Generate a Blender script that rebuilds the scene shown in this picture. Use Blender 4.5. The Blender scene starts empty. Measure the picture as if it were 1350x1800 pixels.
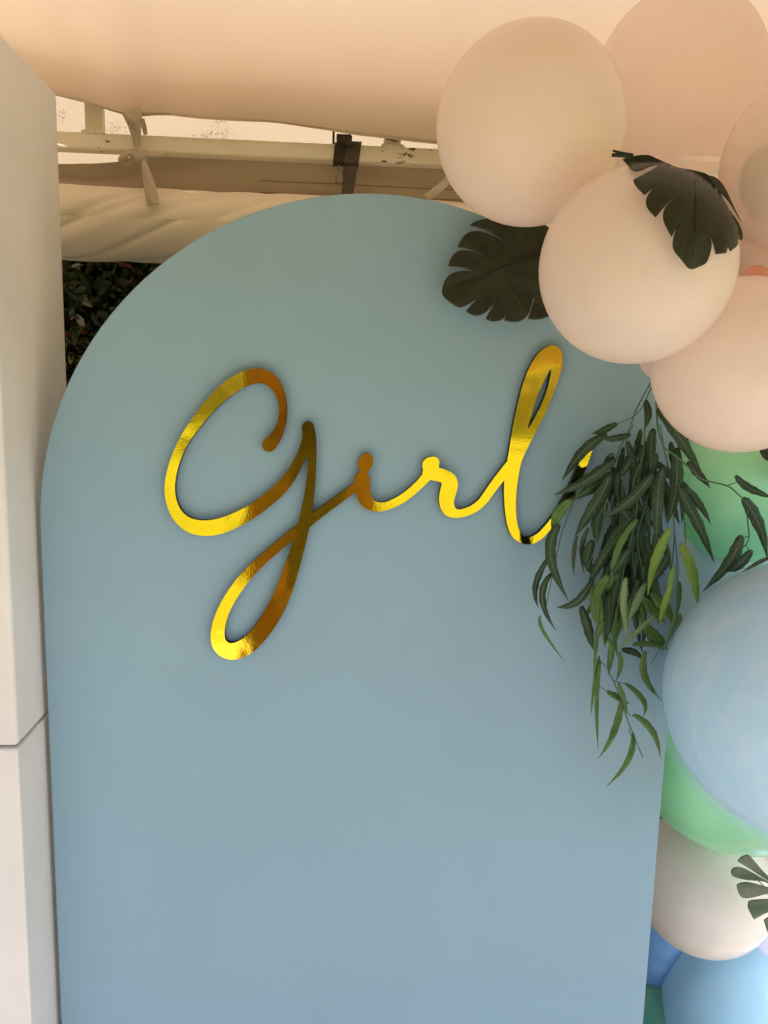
import bpy, math, random
from mathutils import Vector, Matrix, noise
from mathutils.geometry import delaunay_2d_cdt

random.seed(7)
scene = bpy.context.scene
col = scene.collection
R = math.radians

# ---------------------------------------------------------------- camera
CAM = Vector((-0.0744776, -1.4114227, 1.6464342))
YAW, PITCH, ROLL, FPX = 0.0693980, -0.1473696, 0.0239179, 1351.14
fw = Vector((math.sin(YAW) * math.cos(PITCH), math.cos(YAW) * math.cos(PITCH), math.sin(PITCH)))
rt0 = Vector((math.cos(YAW), -math.sin(YAW), 0))
up0 = rt0.cross(fw)
rt = rt0 * math.cos(ROLL) + up0 * math.sin(ROLL)
up = up0 * math.cos(ROLL) - rt0 * math.sin(ROLL)
cam_data = bpy.data.cameras.new('camera')
cam_data.sensor_fit = 'VERTICAL'
cam_data.sensor_height = 36.0
cam_data.sensor_width = 27.0
cam_data.lens = FPX / 1800 * 36
cam_data.clip_start = 0.02
cam_data.clip_end = 500
cam = bpy.data.objects.new('camera', cam_data)
m3 = Matrix((rt, up, -fw)).transposed()
cam.matrix_world = Matrix.Translation(CAM) @ m3.to_4x4()
col.objects.link(cam)
scene.camera = cam

# ---------------------------------------------------------------- sky, sun, exposure
SUN_EL, SUN_AZ = R(60), R(136)         # high, from behind the camera and to the right
world = bpy.data.worlds.new('World')
scene.world = world
world.use_nodes = True
wn = world.node_tree
sky = wn.nodes.new('ShaderNodeTexSky')
sky.sky_type = 'NISHITA'
sky.sun_disc = False
sky.sun_elevation = SUN_EL
sky.sun_rotation = SUN_AZ
sky.air_density = 1.0
sky.dust_density = 2.5
sky.ozone_density = 1.0
wn.nodes['Background'].inputs['Strength'].default_value = 0.15
wn.links.new(sky.outputs[0], wn.nodes['Background'].inputs['Color'])
sd = bpy.data.lights.new('sun', 'SUN')
sd.energy = 4.5
sd.angle = R(0.53)
sd.color = (1.0, 0.95, 0.87)
sun = bpy.data.objects.new('sun', sd)
sdir = Vector((math.sin(SUN_AZ) * math.cos(SUN_EL), math.cos(SUN_AZ) * math.cos(SUN_EL), math.sin(SUN_EL)))
sun.rotation_euler = sdir.to_track_quat('Z', 'Y').to_euler()
sun.location = sdir * 30
col.objects.link(sun)
scene.view_settings.view_transform = 'Standard'
scene.view_settings.look = 'None'
scene.view_settings.gamma = 1.0
scene.view_settings.exposure = 1.35
scene.render.engine = 'CYCLES'
scene.cycles.use_denoising = True
scene.cycles.max_bounces = 10
scene.cycles.diffuse_bounces = 5
scene.cycles.transmission_bounces = 8
scene.cycles.transparent_max_bounces = 12
scene.cycles.caustics_reflective = False
scene.cycles.caustics_refractive = False
scene.cycles.sample_clamp_indirect = 6.0

# ---------------------------------------------------------------- helpers
def ray(px, py):
    return fw + rt * ((px - 675) / FPX) - up * ((py - 900) / FPX)

def at(px, py, Y):
    """world point on the upright plane y = Y behind photograph pixel (px, py)"""
    d = ray(px, py)
    return CAM + d * ((Y - CAM.y) / d.y)

def lerp(a, b, t):
    return a + (b - a) * t

def interp(tab, x):
    if x <= tab[0][0]:
        return tab[0][1]
    for (a, u), (b, v) in zip(tab[:-1], tab[1:]):
        if x <= b:
            t = (x - a) / (b - a)
            t = t * t * (3 - 2 * t) * 0.5 + t * 0.5
            return lerp(u, v, t)
    return tab[-1][1]

def crom(pts, n=6):
    p = [Vector(q) for q in pts]
    N = len(p)
    g = lambda i: p[min(max(i, 0), N - 1)]
    out = []
    for i in range(N - 1):
        a, b, c, d = g(i - 1), g(i), g(i + 1), g(i + 2)
        for k in range(n):
            t = k / n
            out.append(0.5 * (2 * b + (c - a) * t + (2 * a - 5 * b + 4 * c - d) * t * t + (3 * b - a - 3 * c + d) * t ** 3))
    out.append(p[-1])
    return out

class MB:
    def __init__(self):
        self.v, self.f, self.uv = [], [], {}
    def add(self, vs, fs, uvs=None):
        o = len(self.v)
        self.v += [tuple(q) for q in vs]
        self.f += [tuple(i + o for i in f) for f in fs]
        if uvs:
            for i, u in enumerate(uvs):
                self.uv[o + i] = u
        return self
    def box(self, a, b):
        (x0, y0, z0), (x1, y1, z1) = a, b
        return self.add([(x0, y0, z0), (x1, y0, z0), (x1, y1, z0), (x0, y1, z0), (x0, y0, z1), (x1, y0, z1), (x1, y1, z1), (x0, y1, z1)],
                        [(3, 2, 1, 0), (4, 5, 6, 7), (0, 1, 5, 4), (1, 2, 6, 5), (2, 3, 7, 6), (3, 0, 4, 7)])
    def tube(self, pts, r, n=7, caps=True):
        pts = [Vector(p) for p in pts]
        rs = r if isinstance(r, (list, tuple)) else [r] * len(pts)
        vs, fs = [], []
        ref = Vector((0, 1, 0.2)).normalized()
        for i, p in enumerate(pts):
            t = (pts[min(i + 1, len(pts) - 1)] - pts[max(i - 1, 0)])
            t = t.normalized() if t.length > 1e-9 else Vector((0, 0, 1))
            u = t.cross(ref)
            u = u.normalized() if u.length > 1e-4 else Vector((1, 0, 0))
            w = t.cross(u)
            for k in range(n):
                a = 2 * math.pi * k / n
                vs.append(p + (u * math.cos(a) + w * math.sin(a)) * rs[i])
        for i in range(len(pts) - 1):
            for k in range(n):
                fs.append((i * n + k, i * n + (k + 1) % n, (i + 1) * n + (k + 1) % n, (i + 1) * n + k))
        if caps:
            fs.append(tuple(range(n))[::-1])
            fs.append(tuple((len(pts) - 1) * n + k for k in range(n)))
        return self.add(vs, fs)
    def grid(self, fn, nu, nv):
        vs, uv = [], []
        for j in range(nv + 1):
            for i in range(nu + 1):
                vs.append(fn(i / nu, j / nv))
                uv.append((i / nu, j / nv))
        fs = [(j * (nu + 1) + i, j * (nu + 1) + i + 1, (j + 1) * (nu + 1) + i + 1, (j + 1) * (nu + 1) + i) for j in range(nv) for i in range(nu)]
        return self.add(vs, fs, uv)
    def mesh(self, name, mat, smooth=True):
        me = bpy.data.meshes.new(name)
        me.from_pydata(self.v, [], self.f)
        if self.uv:
            l = me.uv_layers.new(name='UVMap')
            for lp in me.loops:
                l.data[lp.index].uv = self.uv.get(lp.vertex_index, (0, 0))
        me.materials.append(mat)
        if smooth:
            me.polygons.foreach_set('use_smooth', [True] * len(me.polygons))
        me.update()
        return me
    def build(self, name, mat, parent=None, smooth=True):
        return link(name, self.mesh(name, mat, smooth), parent)

def link(name, me, parent=None):
    o = bpy.data.objects.new(name, me)
    col.objects.link(o)
    if parent is not None:
        o.parent = parent
        o.matrix_parent_inverse = Matrix.Translation(-parent.location) if parent.rotation_euler[:] == (0, 0, 0) and parent.parent is None else Matrix()
    return o

def empty(name, loc=(0, 0, 0)):
    o = bpy.data.objects.new(name, None)
    o.empty_display_size = 0.1
    o.location = loc
    col.objects.link(o)
    return o

def tag(o, label=None, cat=None, group=None, kind=None):
    if label: o['label'] = label
    if cat: o['category'] = cat
    if group: o['group'] = group
    if kind: o['kind'] = kind
    return o

def bevel(o, w, seg=2):
    b = o.modifiers.new('bevel', 'BEVEL')
    b.width = w
    b.segments = seg
    b.limit_method = 'ANGLE'
    b.angle_limit = R(40)
    return o

def solid(o, t, off=0.0):
    s = o.modifiers.new('solidify', 'SOLIDIFY')
    s.thickness = t
    s.offset = off
    return o

# ---------------------------------------------------------------- materials
def nodes(name):
    m = bpy.data.materials.new(name)
    m.use_nodes = True
    t = m.node_tree
    return m, t, t.nodes['Principled BSDF'], t.nodes['Material Output']

def c4(c):
    return (c[0], c[1], c[2], 1.0)

def ramp(t, src, stops):
    r = t.nodes.new('ShaderNodeValToRGB')
    e = r.color_ramp.elements
    while len(e) < len(stops):
        e.new(0.5)
    for q, (p, c) in zip(e, stops):
        q.position = p
        q.color = c4(c) if len(c) == 3 else c
    t.links.new(src, r.inputs[0])
    return r.outputs[0]

def noise_tex(t, scale, detail=3, rough=0.5, coord='Object', stretch=None):
    tc = t.nodes.new('ShaderNodeTexCoord')
    n = t.nodes.new('ShaderNodeTexNoise')
    n.inputs['Scale'].default_value = scale
    n.inputs['Detail'].default_value = detail
    n.inputs['Roughness'].default_value = rough
    if stretch:
        mp = t.nodes.new('ShaderNodeMapping')
        mp.inputs['Scale'].default_value = stretch
        t.links.new(tc.outputs[coord], mp.inputs[0])
        t.links.new(mp.outputs[0], n.inputs['Vector'])
    else:
        t.links.new(tc.outputs[coord], n.inputs['Vector'])
    return n.outputs[0]

def bump(t, src, strength, dist):
    b = t.nodes.new('ShaderNodeBump')
    b.inputs['Strength'].default_value = strength
    b.inputs['Distance'].default_value = dist
    t.links.new(src, b.inputs['Height'])
    return b.outputs[0]

def plain(name, c, rough=0.5, spec=0.5, metal=0.0, var=0.0, vscale=8.0, bs=0.0, bscale=60, bd=0.001):
    m, t, p, o = nodes(name)
    p.inputs['Base Color'].default_value = c4(c)
    p.inputs['Roughness'].default_value = rough
    p.inputs['Metallic'].default_value = metal
    p.inputs['Specular IOR Level'].default_value = spec
    if var:
        f = noise_tex(t, vscale, 4, 0.6)
        t.links.new(ramp(t, f, [(0.3, [x * (1 - var) for x in c]), (0.7, [min(1, x * (1 + var)) for x in c])]), p.inputs['Base Color'])
    if bs:
        t.links.new(bump(t, noise_tex(t, bscale, 3), bs, bd), p.inputs['Normal'])
    return m

def fabric(name, refl, trans, weave=900, stains=None, mixf=0.5, bs=0.25):
    """cloth that lets light through: diffuse + translucent"""
    m, t, p, o = nodes(name)
    t.nodes.remove(p)
    d = t.nodes.new('ShaderNodeBsdfDiffuse')
    tr = t.nodes.new('ShaderNodeBsdfTranslucent')
    mx = t.nodes.new('ShaderNodeMixShader')
    mx.inputs[0].default_value = mixf
    f = noise_tex(t, 1.3, 4, 0.55)
    for node, c in ((d, refl), (tr, trans)):
        cs = ramp(t, f, [(0.3, [x * 0.93 for x in c]), (0.7, [min(1, x * 1.04) for x in c])])
        if stains:
            tc2 = noise_tex(t, 150, 5, 0.7)
            area = noise_tex(t, 5.5, 2, 0.5)
            mul = t.nodes.new('ShaderNodeMath')
            mul.operation = 'MULTIPLY'
            t.links.new(tc2, mul.inputs[0])
            t.links.new(area, mul.inputs[1])
            fac = ramp(t, mul.outputs[0], [(0.315, (0, 0, 0)), (0.40, (1, 1, 1))])
            mc = t.nodes.new('ShaderNodeMix')
            mc.data_type = 'RGBA'
            t.links.new(fac, mc.inputs['Factor'])
            t.links.new(cs, mc.inputs['A'])
            mc.inputs['B'].default_value = c4(stains)
            cs = mc.outputs['Result']
        t.links.new(cs, node.inputs['Color'])
    nb = bump(t, noise_tex(t, weave, 2), bs, 0.0006)
    t.links.new(nb, d.inputs['Normal'])
    t.links.new(d.outputs[0], mx.inputs[1])
    t.links.new(tr.outputs[0], mx.inputs[2])
    t.links.new(mx.outputs[0], o.inputs[0])
    return m

def latex(name, c, trans=0.3, clear=0.0, rough=0.20, spec=0.5, gloss_streaks=None):
    """balloon skin: diffuse + translucent + soft gloss, optionally see-through"""
    m, t, p, o = nodes(name)
    p.inputs['Roughness'].default_value = rough
    p.inputs['Specular IOR Level'].default_value = spec
    f = noise_tex(t, 5, 3, 0.5)
    cs = ramp(t, f, [(0.3, [x * 0.985 for x in c]), (0.7, [min(1, x * 1.01) for x in c])])
    if gloss_streaks:  # pale streaks put into the colour for gloss reflections on the big balloon
        f2 = noise_tex(t, 3, 3, 0.5, stretch=(1.0, 1.0, 3.5))
        fac = ramp(t, f2, [(0.45, (0, 0, 0)), (0.66, (1, 1, 1))])
        mc = t.nodes.new('ShaderNodeMix')
        mc.data_type = 'RGBA'
        t.links.new(fac, mc.inputs['Factor'])
        t.links.new(cs, mc.inputs['A'])
        mc.inputs['B'].default_value = c4(gloss_streaks)
        cs = mc.outputs['Result']
    t.links.new(cs, p.inputs['Base Color'])
    tr = t.nodes.new('ShaderNodeBsdfTranslucent')
    t.links.new(cs, tr.inputs['Color'])
    mx = t.nodes.new('ShaderNodeMixShader')
    mx.inputs[0].default_value = trans
    t.links.new(p.outputs[0], mx.inputs[1])
    t.links.new(tr.outputs[0], mx.inputs[2])
    res = mx.outputs[0]
    if clear:
        tp = t.nodes.new('ShaderNodeBsdfTransparent')
        tp.inputs['Color'].default_value = c4([lerp(1, x, 0.25) for x in c])
        m2 = t.nodes.new('ShaderNodeMixShader')
        m2.inputs[0].default_value = clear
        t.links.new(res, m2.inputs[1])
        t.links.new(tp.outputs[0], m2.inputs[2])
        res = m2.outputs[0]
    t.links.new(res, o.inputs[0])
    return m

def leafmat(name, dark, vein, rough=0.4, spec=0.5, veins=11, trans=0.15, var=0.25):
    """leaf with pale midrib and side veins following its UVs"""
    m, t, p, o = nodes(name)
    tc = t.nodes.new('ShaderNodeTexCoord')
    sp = t.nodes.new('ShaderNodeSeparateXYZ')
    t.links.new(tc.outputs['UV'], sp.inputs[0])
    def mt(op, a, b=None):
        n = t.nodes.new('ShaderNodeMath')
        n.operation = op
        for i, q in enumerate((a, b)):
            if q is None: continue
            if isinstance(q, (int, float)): n.inputs[i].default_value = q
            else: t.links.new(q, n.inputs[i])
        return n.outputs[0]
    au = mt('ABSOLUTE', mt('SUBTRACT', sp.outputs[0], 0.5))
    mid = mt('LESS_THAN', au, 0.035)
    ph = mt('FRACT', mt('MULTIPLY', mt('SUBTRACT', sp.outputs[1], mt('MULTIPLY', au, 0.16)), veins))
    side = mt('MULTIPLY', mt('LESS_THAN', ph, 0.10), mt('LESS_THAN', au, 0.44))
    fac = mt('MINIMUM', mt('ADD', mid, mt('MULTIPLY', side, 0.45)), 1.0)
    f = noise_tex(t, 30, 3, 0.6)
    base = ramp(t, f, [(0.3, [x * (1 - var) for x in dark]), (0.7, [x * (1 + var) for x in dark])])
    mc = t.nodes.new('ShaderNodeMix')
    mc.data_type = 'RGBA'
    t.links.new(fac, mc.inputs['Factor'])
    t.links.new(base, mc.inputs['A'])
    mc.inputs['B'].default_value = c4(vein)
    t.links.new(mc.outputs['Result'], p.inputs['Base Color'])
    p.inputs['Roughness'].default_value = rough
    p.inputs['Specular IOR Level'].default_value = spec
    t.links.new(bump(t, fac, 0.4, 0.0006), p.inputs['Normal'])
    tr = t.nodes.new('ShaderNodeBsdfTranslucent')
    t.links.new(mc.outputs['Result'], tr.inputs['Color'])
    mx = t.nodes.new('ShaderNodeMixShader')
    mx.inputs[0].default_value = trans
    t.links.new(p.outputs[0], mx.inputs[1])
    t.links.new(tr.outputs[0], mx.inputs[2])
    t.links.new(mx.outputs[0], o.inputs[0])
    return m

def painted_metal(name, c, chip, amount=0.66):
    m, t, p, o = nodes(name)
    f = noise_tex(t, 38, 6, 0.7, stretch=(0.6, 1, 1.6))
    a = noise_tex(t, 4.0, 2)
    mu = t.nodes.new('ShaderNodeMath')
    mu.operation = 'MULTIPLY'
    t.links.new(f, mu.inputs[0]); t.links.new(a, mu.inputs[1])
    fac = ramp(t, mu.outputs[0], [(amount * 0.575, (0, 0, 0)), (amount * 0.60, (1, 1, 1))])
    g = noise_tex(t, 12, 4, 0.65, stretch=(0.3, 1, 1))
    base = ramp(t, g, [(0.3, [x * 0.86 for x in c]), (0.65, c)])
    mc = t.nodes.new('ShaderNodeMix')
    mc.data_type = 'RGBA'
    t.links.new(fac, mc.inputs['Factor'])
    t.links.new(base, mc.inputs['A'])
    mc.inputs['B'].default_value = c4(chip)
    t.links.new(mc.outputs['Result'], p.inputs['Base Color'])
    p.inputs['Roughness'].default_value = 0.45
    inv = t.nodes.new('ShaderNodeMath'); inv.operation = 'SUBTRACT'; inv.inputs[0].default_value = 1.0
    t.links.new(fac, inv.inputs[1])
    t.links.new(bump(t, inv.outputs[0], 0.5, 0.001), p.inputs['Normal'])
    return m

def gold_foil():
    m, t, p, o = nodes('gold_foil')
    p.inputs['Metallic'].default_value = 1.0
    p.inputs['Base Color'].default_value = (0.95, 0.67, 0.042, 1)
    p.inputs['Roughness'].default_value = 0.05
    a = noise_tex(t, 9, 2, 0.5)                 # broad waviness of the sheet
    b = noise_tex(t, 260, 3, 0.55)              # orange-peel crinkle
    s = t.nodes.new('ShaderNodeBump')
    s.inputs['Strength'].default_value = 0.12
    s.inputs['Distance'].default_value = 0.0125
    t.links.new(a, s.inputs['Height'])
    s2 = t.nodes.new('ShaderNodeBump')
    s2.inputs['Strength'].default_value = 0.13
    s2.inputs['Distance'].default_value = 0.0004
    t.links.new(b, s2.inputs['Height'])
    t.links.new(s.outputs[0], s2.inputs['Normal'])
    t.links.new(s2.outputs[0], p.inputs['Normal'])
    return m

def panel_paint():
    m = plain('powder_blue_paint', (0.245, 0.383, 0.475), 0.6, 0.25, var=0.03, vscale=3.5, bs=0.10, bscale=320, bd=0.0006)
    t = m.node_tree
    p = t.nodes['Principled BSDF']
    src = p.inputs['Base Color'].links[0].from_socket
    fac = ramp(t, noise_tex(t, 70, 1, 0.5), [(0.80, (0, 0, 0)), (0.83, (0.35, 0.35, 0.35))])
    mc = t.nodes.new('ShaderNodeMix')
    mc.data_type = 'RGBA'
    t.links.new(fac, mc.inputs['Factor'])
    t.links.new(src, mc.inputs['A'])
    mc.inputs['B'].default_value = (0.10, 0.13, 0.15, 1)
    t.links.new(mc.outputs['Result'], p.inputs['Base Color'])
    return m

M = dict(
    panel=panel_paint(),
    black=plain('black_acrylic', (0.006, 0.005, 0.006), 0.4),
    gold=gold_foil(),
    white=plain('white_board_paint', (0.73, 0.71, 0.69), 0.5, 0.3, var=0.05, vscale=5, bs=0.15, bscale=140, bd=0.0008),
    lining=fabric('tent_lining', (0.66, 0.55, 0.43), (0.66, 0.49, 0.34), mixf=0.42),
    double=fabric('dimming_canvas', (0.50, 0.39, 0.27), (0.22, 0.14, 0.075), mixf=0.30),  # less see-through copy of the lining, made to dim light from unseen parts
    hem=plain('hem_thread', (0.30, 0.22, 0.14), 0.8, 0.2),
    valance=fabric('stained_outer_canvas', (0.74, 0.62, 0.48), (0.56, 0.42, 0.27), stains=(0.20, 0.13, 0.08), mixf=0.45),
    wallfab=fabric('shaded_wall_canvas', (0.56, 0.47, 0.38), (0.22, 0.15, 0.10), mixf=0.12),  # the roll's cloth again, shade between rail and roll put into its colour
    roll=fabric('rolled_canvas', (0.92, 0.83, 0.68), (0.3, 0.22, 0.15), mixf=0.08),
    ribbon=fabric('cotton_tie', (0.62, 0.53, 0.42), (0.5, 0.38, 0.25), mixf=0.15, weave=500),
    webbing=plain('olive_webbing', (0.085, 0.072, 0.052), 0.8, 0.2, var=0.2, vscale=60, bs=0.6, bscale=700, bd=0.0006),
    webbing2=plain('brown_webbing', (0.060, 0.045, 0.036), 0.85, 0.2, var=0.25, vscale=60, bs=0.6, bscale=700, bd=0.0006),
    steel=plain('dull_steel', (0.25, 0.24, 0.23), 0.4, 0.5, 0.8),
    rail=painted_metal('chipped_cream_paint', (0.90, 0.82, 0.67), (0.07, 0.04, 0.025)),
    lawn=plain('dry_lawn', (0.24, 0.25, 0.07), 0.9, 0.2, var=0.35, vscale=3.0, bs=0.8, bscale=90, bd=0.02),
    paving=plain('pale_paving', (0.45, 0.39, 0.34), 0.85, 0.3, var=0.12, vscale=0.9, bs=0.3, bscale=40, bd=0.003),
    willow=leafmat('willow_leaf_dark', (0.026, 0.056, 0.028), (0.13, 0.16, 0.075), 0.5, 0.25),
    willow_mid=leafmat('willow_leaf_mid', (0.115, 0.215, 0.055), (0.05, 0.10, 0.03), 0.5, 0.3, trans=0.3),
    willow_light=leafmat('willow_leaf_light', (0.20, 0.33, 0.055), (0.26, 0.38, 0.10), 0.5, 0.3, trans=0.3),
    willow_pale=leafmat('willow_leaf_pale', (0.15, 0.24, 0.10), (0.20, 0.28, 0.14), trans=0.2),
    willow_stem=plain('willow_stem', (0.055, 0.11, 0.045), 0.5),
    monstera=leafmat('monstera_leaf', (0.027, 0.030, 0.014), (0.036, 0.040, 0.020), 0.5, 0.22, 7, 0.04, 0.2),
    monstera2=leafmat('monstera_leaf_grey', (0.040, 0.080, 0.038), (0.07, 0.12, 0.06), 0.4, 0.4, 7, 0.08, 0.2),
    hedge_a=plain('hedge_leaf_green', (0.050, 0.066, 0.036), 0.14, 1.0, var=0.4, vscale=14),
    hedge_b=plain('hedge_leaf_olive', (0.12, 0.13, 0.045), 0.16, 1.0, var=0.3, vscale=14),
    hedge_r=plain('hedge_leaf_red', (0.30, 0.07, 0.05), 0.16, 1.0, var=0.3, vscale=14),
    soil=plain('garden_soil', (0.035, 0.026, 0.02), 0.95, 0.1, var=0.3, vscale=30, bs=0.8, bscale=60, bd=0.02),
    timber=plain('red_brown_timber', (0.20, 0.085, 0.038), 0.5, 0.4, var=0.5, vscale=3.5, bs=0.3, bscale=40, bd=0.002),
    timber_dark=plain('dark_reflection_timber', (0.038, 0.017, 0.008), 0.5, 0.4, var=0.7, vscale=3.5, bs=0.3, bscale=40, bd=0.002),  # near-black brown, set to deepen the reflection in the foil
    twig=plain('twig_bark', (0.06, 0.035, 0.025), 0.8),
    bark=plain('tree_bark', (0.09, 0.06, 0.045), 0.9, 0.2, var=0.3, vscale=9, bs=0.6, bscale=25, bd=0.01),
)
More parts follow.
